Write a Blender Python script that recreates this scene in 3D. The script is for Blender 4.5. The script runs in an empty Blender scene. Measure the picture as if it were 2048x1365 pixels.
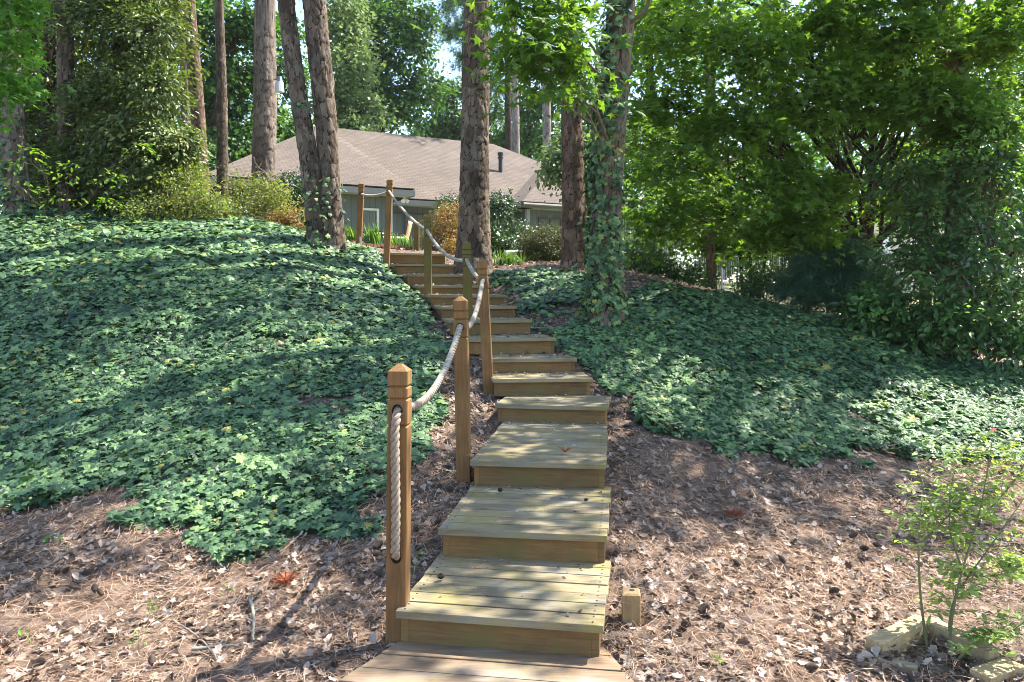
import bpy, math, random
import numpy as np
from mathutils import Vector

# ------------------------------------------------------------------ camera, sky, sun
SC = bpy.context.scene
COL = SC.collection
F, CX, HY, EYE = 1600.0, 1024.0, 585.0, 1.69        # photo focal length (px), centre, horizon row, eye height (m)
cam_d = bpy.data.cameras.new("camera")
cam_d.sensor_width = 36.0
cam_d.lens = 36.0 * F / 2048.0
cam_d.shift_y = -(682.5 - HY) / 2048.0
cam_d.clip_end = 1500
cam_d.clip_start = 0.05
cam = bpy.data.objects.new("camera", cam_d)
cam.location = (0, 0, EYE)
cam.rotation_euler = (math.radians(90), 0, 0)
COL.objects.link(cam)
SC.camera = cam

SUN_EL, SUN_BACK = math.radians(56), math.radians(24)      # elevation; turned behind the scene from due right
SUN = np.array([math.cos(SUN_EL) * math.cos(SUN_BACK), math.cos(SUN_EL) * math.sin(SUN_BACK), math.sin(SUN_EL)])
world = bpy.data.worlds.new("World")
SC.world = world
world.use_nodes = True
wn = world.node_tree
sky = wn.nodes.new("ShaderNodeTexSky")
sky.sky_type = 'NISHITA'
sky.sun_disc = False
sky.sun_elevation = SUN_EL
sky.sun_rotation = math.atan2(SUN[0], SUN[1])
sky.air_density = 1.0
sky.dust_density = 0.8
sky.ozone_density = 1.0
wn.links.new(sky.outputs[0], wn.nodes["Background"].inputs[0])
wn.nodes["Background"].inputs[1].default_value = 0.115
sun_d = bpy.data.lights.new("sun", 'SUN')
sun_d.energy = 4.3
sun_d.angle = math.radians(0.53)
sun_d.color = (1.0, 0.94, 0.84)
sun = bpy.data.objects.new("sun", sun_d)
sun.rotation_euler = Vector(SUN).to_track_quat('Z', 'Y').to_euler()
sun.location = (20, 20, 40)
COL.objects.link(sun)
SC.view_settings.view_transform = 'Standard'
SC.view_settings.look = 'None'
SC.view_settings.exposure = 1.95
SC.view_settings.gamma = 1.0
cy = SC.cycles
cy.max_bounces = 8
cy.diffuse_bounces = 4
cy.glossy_bounces = 2
cy.transmission_bounces = 4
cy.transparent_max_bounces = 4
cy.caustics_reflective = False
cy.caustics_refractive = False
cy.sample_clamp_indirect = 4.0
cy.filter_width = 0.95
cy.use_denoising = True
try:
    cy.denoiser = 'OPENIMAGEDENOISE'
    cy.denoising_input_passes = 'RGB_ALBEDO_NORMAL'
    cy.denoising_prefilter = 'ACCURATE'
except Exception:
    pass

# ------------------------------------------------------------------ small maths
RNG = np.random.default_rng(7)
random.seed(7)


def W(px, py, d):
    """point of the place that the photo shows at (px, py), d metres away"""
    return np.array([(px - CX) * d / F, d, EYE - (py - HY) * d / F])


def norm(v):
    v = np.asarray(v, float)
    return v / np.maximum(np.linalg.norm(v, axis=-1, keepdims=True), 1e-9)


def hash2(i, j, k=0):
    s = np.sin(i * 127.1 + j * 311.7 + k * 74.7) * 43758.5453
    return s - np.floor(s)


def vnoise(x, y, k=0):
    xi, yi = np.floor(x), np.floor(y)
    fx, fy = x - xi, y - yi
    fx, fy = fx * fx * (3 - 2 * fx), fy * fy * (3 - 2 * fy)
    a, b = hash2(xi, yi, k), hash2(xi + 1, yi, k)
    c, d = hash2(xi, yi + 1, k), hash2(xi + 1, yi + 1, k)
    return (a * (1 - fx) + b * fx) * (1 - fy) + (c * (1 - fx) + d * fx) * fy


# ------------------------------------------------------------------ the steps' places (n, nose row, left, right, distance, yaw)
STEPS = [
    (1232, 790, 1198, 3.76, 10), (1062, 880, 1209, 4.53, 8), (924, 945, 1208, 5.55, 7), (810, 992, 1210, 7.20, 10),
    (757, 988, 1183, 7.82, -4), (717, 986, 1152, 8.35, -7), (677, 940, 1112, 8.90, -10), (640, 902, 1064, 9.60, -13),
    (613, 884, 1034, 10.25, -15), (590, 862, 1013, 10.95, -17), (571, 843, 985, 11.65, -18), (549, 815, 950, 12.35, -19),
    (529, 794, 913, 13.0, -20), (507, 777, 893, 13.6, -20)]
STEP_P = []
for (py, xl, xr, d, yaw) in STEPS:
    a, b = W(xl, py, d), W(xr, py, d)
    STEP_P.append(((a + b) / 2, b[0] - a[0], math.radians(-yaw)))

# ------------------------------------------------------------------ lie of the land
CTRL = []
for (c, w, yw) in STEP_P:
    for s in (-0.55, 0, 0.55):
        CTRL.append((c[0] + s * math.cos(yw), c[1] + s * math.sin(yw), c[2] - 0.215))
CTRL += [
    (-0.6, 3.4, -.03), (.5, 3.4, -.03), (-.8, 4.3, .02), (0.6, 4.07, 0.0), (-.72, 5.8, .28), (-1.2, 7.0, .62), (-1.0, 8.2, .85),
    (-4.2, 6.5, .0), (-2.0, 5.2, .0), (-6.5, 6.8, .1), (-2.6, 6.6, .4), (-9, 8, .7),
    (-8.5, 13.6, 2.95), (-5, 13.6, 2.85), (-3.6, 13.5, 2.66), (-3.05, 13.0, 2.42), (-5, 10, 1.5), (-2.6, 10, 1.45), (-8.5, 10.5, 1.75),
    (-8, 18, 3.15), (-4, 18, 2.9), (-3, 26, 2.6), (-10, 26, 3.2), (-2.6, 15, 2.5), (-1.2, 16, 2.45), (0, 22, 2.55), (0, 30, 2.6), (-6, 28, 2.6),
    (1.0, 6.96, .43), (2.43, 6.75, .15), (4.6, 7.2, .08), (1.4, 5.4, .08), (3, 5, 0), (1.77, 12.5, 1.88), (3.2, 12, 1.61), (4.5, 11.5, 1.29),
    (6.4, 10, .66), (3.5, 9, .62), (1.8, 9, .95), (1.0, 13, 2.05), (1.2, 10, 1.32), (5.2, 8.7, .38), (0.2, 13.4, 2.12),
    (3, 16, 1.95), (5, 16, 1.45), (8, 14, .55), (10, 11, .1), (14, 20, .1), (22, 30, -.3), (9, 22, 1.0), (4, 22, 2.2), (5, 32, 2.5),
    (-3, 3, 0), (3, 3, -.02), (-6, 4, 0), (6, 4, 0), (-3, -3, 0), (3, -3, 0), (-12, -6, 0), (12, -6, 0), (-14, 5, .2), (14, 5, 0),
    (-60, 0, 0), (60, 0, -1), (-60, 60, 4), (60, 60, 0), (0, 90, 4), (-20, 14, 3.0), (-25, 45, 3.5), (20, 45, 1), (0, 50, 3),
    (-140, 220, 8), (140, 220, 3), (0, 240, 6), (-220, 0, 3), (220, 0, -2), (0, -220, 0), (-90, -90, 0), (90, -90, 0)]
CTRL = np.array(CTRL)
_A = np.linalg.norm(CTRL[:, None, :2] - CTRL[None, :, :2], axis=-1)
_n = len(CTRL)
_M = np.zeros((_n + 1, _n + 1))
_M[:_n, :_n] = _A - np.eye(_n) * 0.06
_M[:_n, _n] = 1
_M[_n, :_n] = 1
_COEF = np.linalg.solve(_M, np.append(CTRL[:, 2], 0))


def gz(x, y):
    x, y = np.atleast_1d(np.asarray(x, float)), np.atleast_1d(np.asarray(y, float))
    out = np.empty(x.shape)
    xf, yf, of = x.ravel(), y.ravel(), out.ravel()
    for s in range(0, len(xf), 20000):
        e = s + 20000
        r = np.sqrt((xf[s:e, None] - CTRL[None, :, 0]) ** 2 + (yf[s:e, None] - CTRL[None, :, 1]) ** 2 + 0.02)
        of[s:e] = r @ _COEF[:_n] + _COEF[_n]
    of += (vnoise(xf * 1.3, yf * 1.3, 3) - .5) * .05 + (vnoise(xf * 5, yf * 5, 4) - .5) * .025
    return of.reshape(x.shape)


def g1(x, y):
    return float(gz(x, y)[0])


def gn(x, y):
    e = .08
    return norm(np.stack([-(gz(x + e, y) - gz(x - e, y)) / (2 * e), -(gz(x, y + e) - gz(x, y - e)) / (2 * e), np.ones(len(np.atleast_1d(x)))], -1))


def on_ground(px, py):
    """where the sight line through a photo point meets the land"""
    d = np.linspace(2.2, 40, 1600)
    z = EYE - (py - HY) * d / F
    h = gz((px - CX) * d / F, d)
    k = np.argmax(z < h)
    if not (z < h).any():
        k = np.argmin(np.abs(z - h)[:700])
    return np.array([(px - CX) * d[k] / F, d[k], h[k]])


# ------------------------------------------------------------------ objects
def tag(o, label=None, cat=None, group=None, kind=None):
    if label: o['label'] = label
    if cat: o['category'] = cat
    if group: o['group'] = group
    if kind: o['kind'] = kind
    return o


def empty(name, loc, label, cat, group=None, rz=0):
    o = bpy.data.objects.new(name, None)
    o.empty_display_size = .2
    o.location = tuple(float(v) for v in loc)
    o.rotation_euler = (0, 0, rz)
    COL.objects.link(o)
    return tag(o, label, cat, group)


def mesh_obj(name, v, faces, mat, parent=None, attrs=None, smooth=False, local=False, uv=None):
    """faces: one int array (M,k) or a list of such arrays. Vertices are world places unless local."""
    v = np.asarray(v, np.float32).reshape(-1, 3)
    if parent is not None and not local:
        v = v - np.array(parent.matrix_basis.translation, np.float32)
        if abs(parent.rotation_euler.z) > 1e-6:
            c, s = math.cos(-parent.rotation_euler.z), math.sin(-parent.rotation_euler.z)
            v = np.stack([v[:, 0] * c - v[:, 1] * s, v[:, 0] * s + v[:, 1] * c, v[:, 2]], -1)
    fl = faces if isinstance(faces, list) else [faces]
    fl = [np.asarray(f, np.int32) for f in fl if len(f)]
    me = bpy.data.meshes.new(name)
    me.vertices.add(len(v))
    me.vertices.foreach_set("co", v.ravel().astype(np.float32))
    loops = np.concatenate([f.ravel() for f in fl])
    tot = np.concatenate([np.full(len(f), f.shape[1], np.int32) for f in fl])
    start = np.concatenate([[0], np.cumsum(tot)[:-1]]).astype(np.int32)
    me.loops.add(len(loops))
    me.loops.foreach_set("vertex_index", loops)
    me.polygons.add(len(tot))
    me.polygons.foreach_set("loop_start", start)
    me.polygons.foreach_set("use_smooth", np.full(len(tot), bool(smooth)))
    if uv is not None:
        lay = me.uv_layers.new(name="UVMap")
        lay.data.foreach_set("uv", np.asarray(uv, np.float32)[loops].ravel())
    for k, a in (attrs or {}).items():
        at = me.attributes.new(k, 'FLOAT', 'POINT')
        at.data.foreach_set("value", np.asarray(a, np.float32).ravel())
    me.update(calc_edges=True)
    me.validate()
    if mat is not None: me.materials.append(mat)
    o = bpy.data.objects.new(name, me)
    COL.objects.link(o)
    if parent is not None: o.parent = parent
    return o


class MB:
    """collects boxes, tubes and free faces for ONE mesh"""
    def __init__(s):
        s.v, s.f3, s.f4, s.n, s.r, s.uv = [], [], [], 0, [], []

    def add(s, v, f, rnd=None, uv=None):
        v = np.asarray(v, float).reshape(-1, 3)
        f = np.asarray(f, int)
        (s.f3 if f.shape[1] == 3 else s.f4).append(f + s.n)
        s.v.append(v)
        s.r.append(np.full(len(v), random.random() if rnd is None else rnd))
        s.uv.append(np.zeros((len(v), 2)) if uv is None else np.asarray(uv, float))
        s.n += len(v)

    def box(s, c, size, rz=0, rnd=None, ax=None):
        h = np.array(size) / 2
        p = np.array([[x, y, z] for z in (-1, 1) for y in (-1, 1) for x in (-1, 1)]) * h
        if ax is not None:
            p = p @ np.asarray(ax)
        elif rz:
            cc, ss = math.cos(rz), math.sin(rz)
            p = np.stack([p[:, 0] * cc - p[:, 1] * ss, p[:, 0] * ss + p[:, 1] * cc, p[:, 2]], -1)
        s.add(p + np.array(c), [[0, 2, 3, 1], [4, 5, 7, 6], [0, 1, 5, 4], [2, 6, 7, 3], [0, 4, 6, 2], [1, 3, 7, 5]], rnd)

    def tube(s, pts, rad, n=8, cap=True, rnd=None):
        v, f = tube(pts, rad, n)
        s.add(v, f, rnd)
        if cap:
            m = len(v) // n
            for base, rev in ((0, True), ((m - 1) * n, False)):
                ring = v[base:base + n]
                idx = [[(i if not rev else (i + 1) % n), ((i + 1) % n if not rev else i), n] for i in range(n)]
                s.add(np.vstack([ring, ring.mean(0)]), idx, s.r[-1][0])

    def quad(s, a, b, c, d, rnd=None, uv=None):
        s.add([a, b, c, d], [[0, 1, 2, 3]], rnd, uv)

    def build(s, name, mat, parent=None, smooth=False, local=False, bevel=0, attrs=None):
        fl = []
        if s.f3: fl.append(np.vstack(s.f3))
        if s.f4: fl.append(np.vstack(s.f4))
        at = {'rnd': np.concatenate(s.r)}
        o = mesh_obj(name, np.vstack(s.v), fl, mat, parent, at, smooth, local, np.vstack(s.uv))
        if bevel:
            m = o.modifiers.new("bevel", 'BEVEL')
            m.width, m.segments, m.limit_method = bevel, 2, 'ANGLE'
        return o


def frames(p):
    t = np.gradient(p, axis=0)
    t = norm(t)
    ref = np.array([1., 0, 0]) if abs(t[0, 0]) < .8 else np.array([0, 1., 0])
    u = np.empty_like(t)
    a = norm(ref - t[0] * (ref @ t[0]))
    for i in range(len(t)):
        a = norm(a - t[i] * (a @ t[i]))
        u[i] = a
    return t, u, np.cross(t, u)


def tube(pts, rad, n=8):
    p = np.asarray(pts, float)
    r = np.broadcast_to(np.asarray(rad, float), (len(p),))
    t, u, w = frames(p)
    a = np.arange(n) * 2 * math.pi / n
    ring = np.cos(a)[None, :, None] * u[:, None, :] + np.sin(a)[None, :, None] * w[:, None, :]
    v = (p[:, None, :] + ring * r[:, None, None]).reshape(-1, 3)
    i = np.arange(len(p) - 1)[:, None] * n
    j = np.arange(n)[None, :]
    k = (j + 1) % n
    f = np.stack([i + j, i + k, i + n + k, i + n + j], -1).reshape(-1, 4)
    return v, f


def smooth_path(pts, m):
    """Catmull-Rom through rows of (x, y, z, r ...)"""
    p = np.asarray(pts, float)
    q = np.vstack([2 * p[0] - p[1], p, 2 * p[-1] - p[-2]])
    seg = len(p) - 1
    t = np.linspace(0, seg, m)
    i = np.minimum(t.astype(int), seg - 1)
    u = (t - i)[:, None]
    a, b, c, d = q[i], q[i + 1], q[i + 2], q[i + 3]
    return .5 * (2 * b + (c - a) * u + (2 * a - 5 * b + 4 * c - d) * u ** 2 + (3 * b - a - 3 * c + d) * u ** 3)


# ------------------------------------------------------------------ leaf templates (stem at origin, tip along +Y, face +Z)
def fan(outline, c, curl=.18):
    o = np.array(outline, float)
    v = np.vstack([[c[0], c[1], .05], np.c_[o, np.zeros(len(o))]])
    r = np.hypot(v[1:, 0], v[1:, 1] - c[1])
    v[1:, 2] = -curl * r ** 1.6 + .04 * np.sign(np.sin(np.arange(len(o)) * 2.1))
    n = len(o)
    f = np.array([[0, 1 + i, 1 + (i + 1) % n] for i in range(n)])
    return v, f[:, ::-1] if np.cross(o[0] - np.array(c), o[1] - np.array(c)) < 0 else f


def sym(right):
    r = [(x, y) for x, y in right]
    return r + [(-x, y) for x, y in reversed(r) if abs(x) > 1e-6]


L_IVY = fan([(0, 0)] + sym([(.27, -.14), (.52, .1), (.37, .32), (.5, .6), (.2, .62), (0, 1.0)])[0:], (0, .34))
L_IVY_S = fan([(0, 0)] + sym([(.48, .05), (.45, .58), (0, 1.0)]), (0, .34))
L_STAR = fan([(0, 0)] + sym([(.2, .04), (.55, -.05), (.27, .28), (.6, .62), (.17, .5), (0, 1.05)]), (0, .3), .22)
L_OVAL = (np.array([(0, 0, 0), (.2, .3, .05), (.19, .68, .04), (0, 1, -.1), (-.19, .68, .04), (-.2, .3, .05), (0, .35, 0), (0, .68, -.02)], float),
          np.array([[0, 1, 6], [1, 2, 7], [1, 7, 6], [2, 3, 7], [3, 4, 7], [4, 5, 6], [4, 6, 7], [5, 0, 6]]))
L_FAR = (np.array([(0, 0, 0), (.36, .45, .06), (0, 1, -.1), (-.36, .45, .06)], float), np.array([[0, 1, 2], [0, 2, 3]]))
L_DRY = fan([(0, 0), (.26, .1), (.2, .3), (.42, .42), (.2, .62), (.24, .86), (0, 1.0), (-.16, .8), (-.36, .7), (-.22, .48), (-.38, .3), (-.15, .15)], (0, .45), -.55)
_x = np.linspace(-1, 1, 4)
L_CURL = (np.array([(.36 * math.sin(1.7 * a) * w_, t + .1 * a * w_, (.3 - .3 * math.cos(1.7 * a)) * w_ + .1 * t) for t, w_ in ((0, .12), (.38, 1.0), (.72, .75), (1.05, .08)) for a in _x], float),
          np.array([q for r_ in range(3) for c_ in range(3) for q in ((r_ * 4 + c_, r_ * 4 + c_ + 1, r_ * 4 + c_ + 5), (r_ * 4 + c_, r_ * 4 + c_ + 5, r_ * 4 + c_ + 4))]))


def tuft(n, up=.35, w=.012, seed=1):
    r = np.random.default_rng(seed)
    v, f = [], []
    for i in range(n):
        a = r.uniform(0, 6.283)
        e = r.uniform(-.2, 1.0)
        d = np.array([math.cos(a) * math.cos(e), math.sin(a) * math.cos(e), math.sin(e) + up])
        d /= np.linalg.norm(d)
        s = np.cross(d, r.normal(size=3))
        s = s / np.linalg.norm(s) * w
        k = len(v)
        L = r.uniform(.75, 1.05)
        v += [d * .04 + s, d * .04 - s, d * L + np.array([0, 0, -.08])]
        f.append([k, k + 1, k + 2])
    return np.array(v), np.array(f)


L_TUFT = tuft(22)
L_TUFT_F = tuft(12, w=.03)


def frames_for(nrm, out=None, rng=RNG):
    n = norm(nrm)
    r = rng.normal(size=n.shape) if out is None else np.asarray(out) + rng.normal(size=n.shape) * .35
    y = norm(r - n * (r * n).sum(-1, keepdims=True))
    x = np.cross(y, n)
    return np.stack([x, y, n], -1)          # columns


def scatter(tpl, pos, R, size, rnd):
    v, f = tpl
    N = len(pos)
    vv = np.einsum('nij,kj->nki', R, v) * np.asarray(size).reshape(-1, 1, 1) + pos[:, None, :]
    ff = f[None] + (np.arange(N) * len(v))[:, None, None]
    return vv.reshape(-1, 3), ff.reshape(-1, f.shape[1]), np.repeat(rnd, len(v))


class Leaves:
    def __init__(s): s.v, s.f, s.r, s.n = [], [], [], 0

    def add(s, tpl, pos, nrm, size, rnd, out=None, rng=RNG):
        if not len(pos): return
        v, f, r = scatter(tpl, pos, frames_for(nrm, out, rng), size, rnd)
        s.v.append(v); s.f.append(f + s.n); s.r.append(r); s.n += len(v)

    def build(s, name, mat, parent=None, smooth=False):
        return mesh_obj(name, np.vstack(s.v), np.vstack(s.f), mat, parent, {'rnd': np.concatenate(s.r)}, smooth)


# ------------------------------------------------------------------ materials
def new_mat(name):
    m = bpy.data.materials.new(name)
    m.use_nodes = True
    nt = m.node_tree
    b = nt.nodes["Principled BSDF"]
    return m, nt, b


def N(nt, t, **kw):
    n = nt.nodes.new(t)
    for k, v in kw.items(): setattr(n, k, v)
    return n


def L(nt, a, b): nt.links.new(a, b)


def c4(c): return (c[0], c[1], c[2], 1.0)


def ramp(nt, fac, stops):
    r = N(nt, "ShaderNodeValToRGB")
    e = r.color_ramp.elements
    while len(e) < len(stops): e.new(.5)
    for q, (p, c) in zip(e, stops):
        q.position = p
        q.color = c4(c) if not isinstance(c, (int, float)) else (c, c, c, 1)
    L(nt, fac, r.inputs[0])
    return r.outputs[0]


def noise(nt, scale, vec=None, detail=3, rough=.55, sc3=None, coord='Object'):
    if vec is None:
        vec = N(nt, "ShaderNodeTexCoord").outputs[coord]
    if sc3 is not None:
        mp = N(nt, "ShaderNodeMapping")
        mp.inputs['Scale'].default_value = sc3
        L(nt, vec, mp.inputs[0])
        vec = mp.outputs[0]
    n = N(nt, "ShaderNodeTexNoise")
    n.inputs['Scale'].default_value = scale
    n.inputs['Detail'].default_value = detail
    n.inputs['Roughness'].default_value = rough
    L(nt, vec, n.inputs['Vector'])
    return n.outputs[0]


def attr(nt, name):
    a = N(nt, "ShaderNodeAttribute", attribute_name=name)
    return a.outputs['Fac']


def mix(nt, fac, a, b, mode='MIX'):
    m = N(nt, "ShaderNodeMix", data_type='RGBA', blend_type=mode)
    for s, v in ((0, fac), (6, a), (7, b)):
        if hasattr(v, 'is_output'): L(nt, v, m.inputs[s])
        else: m.inputs[s].default_value = v if isinstance(v, (int, float)) else c4(v)
    return m.outputs[2]


def bump(nt, b, h, strength=.4, dist=.01):
    n = N(nt, "ShaderNodeBump")
    n.inputs['Strength'].default_value = strength
    n.inputs['Distance'].default_value = dist
    L(nt, h, n.inputs['Height'])
    L(nt, n.outputs[0], b.inputs['Normal'])


def leaf_mat(name, stops, rough=.45, trans=.35, tcol=(1.5, 1.6, .55), spec=.4, vary=.35):
    m, nt, b = new_mat(name)
    col = ramp(nt, attr(nt, 'rnd'), stops)
    nz = noise(nt, .9, detail=2)
    col = mix(nt, vary, col, mix(nt, 1.0, col, ramp(nt, nz, [(.3, (.45, .5, .5)), (.7, (1.45, 1.35, 1.1))]), 'MULTIPLY'))
    L(nt, col, b.inputs['Base Color'])
    b.inputs['Roughness'].default_value = rough
    b.inputs['Specular IOR Level'].default_value = spec
    t = N(nt, "ShaderNodeBsdfTranslucent")
    L(nt, mix(nt, 1.0, col, tcol, 'MULTIPLY'), t.inputs[0])
    ms = N(nt, "ShaderNodeMixShader")
    ms.inputs[0].default_value = trans
    L(nt, b.outputs[0], ms.inputs[1])
    L(nt, t.outputs[0], ms.inputs[2])
    L(nt, ms.outputs[0], nt.nodes['Material Output'].inputs[0])
    return m


def plain(name, c, rough=.6, metal=0, var=.25, scale=8):
    m, nt, b = new_mat(name)
    nz = noise(nt, scale, detail=4)
    L(nt, mix(nt, 1.0, c, ramp(nt, nz, [(.3, 1 - var), (.7, 1 + var * .4)]), 'MULTIPLY'), b.inputs['Base Color'])
    b.inputs['Roughness'].default_value = rough
    b.inputs['Metallic'].default_value = metal
    return m


def wood(name, base, dark, moss=None, moss_amt=.5, axis=0, rough=.75, worn=None):
    m, nt, b = new_mat(name)
    sc = [14, 14, 14]
    sc[axis] = .9
    g = noise(nt, 6, detail=5, rough=.65, sc3=sc)
    fine = noise(nt, 26, detail=3, sc3=[sc[0] * .7, sc[1] * .7, sc[2] * .7])
    col = mix(nt, ramp(nt, g, [(.3, 0), (.72, 1)]), dark, base)
    col = mix(nt, 1.0, col, ramp(nt, noise(nt, 1.7, detail=5, rough=.65), [(.3, (.62, .62, .64)), (.7, (1.28, 1.26, 1.22))]), 'MULTIPLY')
    s2 = [60, 60, 60]; s2[axis] = 1.6
    col = mix(nt, ramp(nt, noise(nt, 2, detail=4, rough=.7, sc3=s2), [(.62, 0), (.72, .75)]), col, tuple(v * .5 for v in dark))
    col = mix(nt, .85, col, mix(nt, 1.0, col, ramp(nt, attr(nt, 'rnd'), [(0, (.68, .7, .74)), (.5, (1, 1, 1)), (1, (1.3, 1.22, 1.05))]), 'MULTIPLY'))
    if worn is not None:
        w = ramp(nt, noise(nt, 2.2, detail=4, sc3=[.6 if axis == 0 else 2, 2, 2 if axis != 2 else .6]), [(.48, 0), (.66, 1)])
        col = mix(nt, w, col, worn)
    if moss is not None:
        k = ramp(nt, noise(nt, 3.1, detail=5, rough=.6), [(.56 - moss_amt * .22, 0), (.74 - moss_amt * .14, .85)])
        col = mix(nt, k, col, moss)
    L(nt, col, b.inputs['Base Color'])
    b.inputs['Roughness'].default_value = rough
    b.inputs['Specular IOR Level'].default_value = .25
    bump(nt, b, fine, .35, .004)
    return m


def bark_mat(name, stops, crackc, lich=None):
    m, nt, b = new_mat(name)
    col = ramp(nt, attr(nt, 'rnd'), stops)
    nz = noise(nt, 17, detail=7, rough=.78, sc3=(1, 1, .4))
    col = mix(nt, 1.0, col, ramp(nt, nz, [(.28, (.5, .48, .46)), (.72, (1.45, 1.42, 1.38))]), 'MULTIPLY')
    col = mix(nt, 1.0, col, ramp(nt, noise(nt, .9, detail=3, rough=.6), [(.3, (.62, .6, .6)), (.7, (1.3, 1.3, 1.32))]), 'MULTIPLY')
    if lich is not None:
        col = mix(nt, ramp(nt, noise(nt, 2.6, detail=5, rough=.7), [(.52, 0), (.68, .7)]), col, lich)
    col = mix(nt, ramp(nt, attr(nt, 'crack'), [(.1, 0), (.55, 1)]), crackc, col)
    L(nt, col, b.inputs['Base Color'])
    b.inputs['Roughness'].default_value = .9
    b.inputs['Specular IOR Level'].default_value = .15
    bump(nt, b, noise(nt, 38, detail=6, rough=.7, sc3=(1, 1, .4)), 1.0, .014)
    return m


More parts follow.
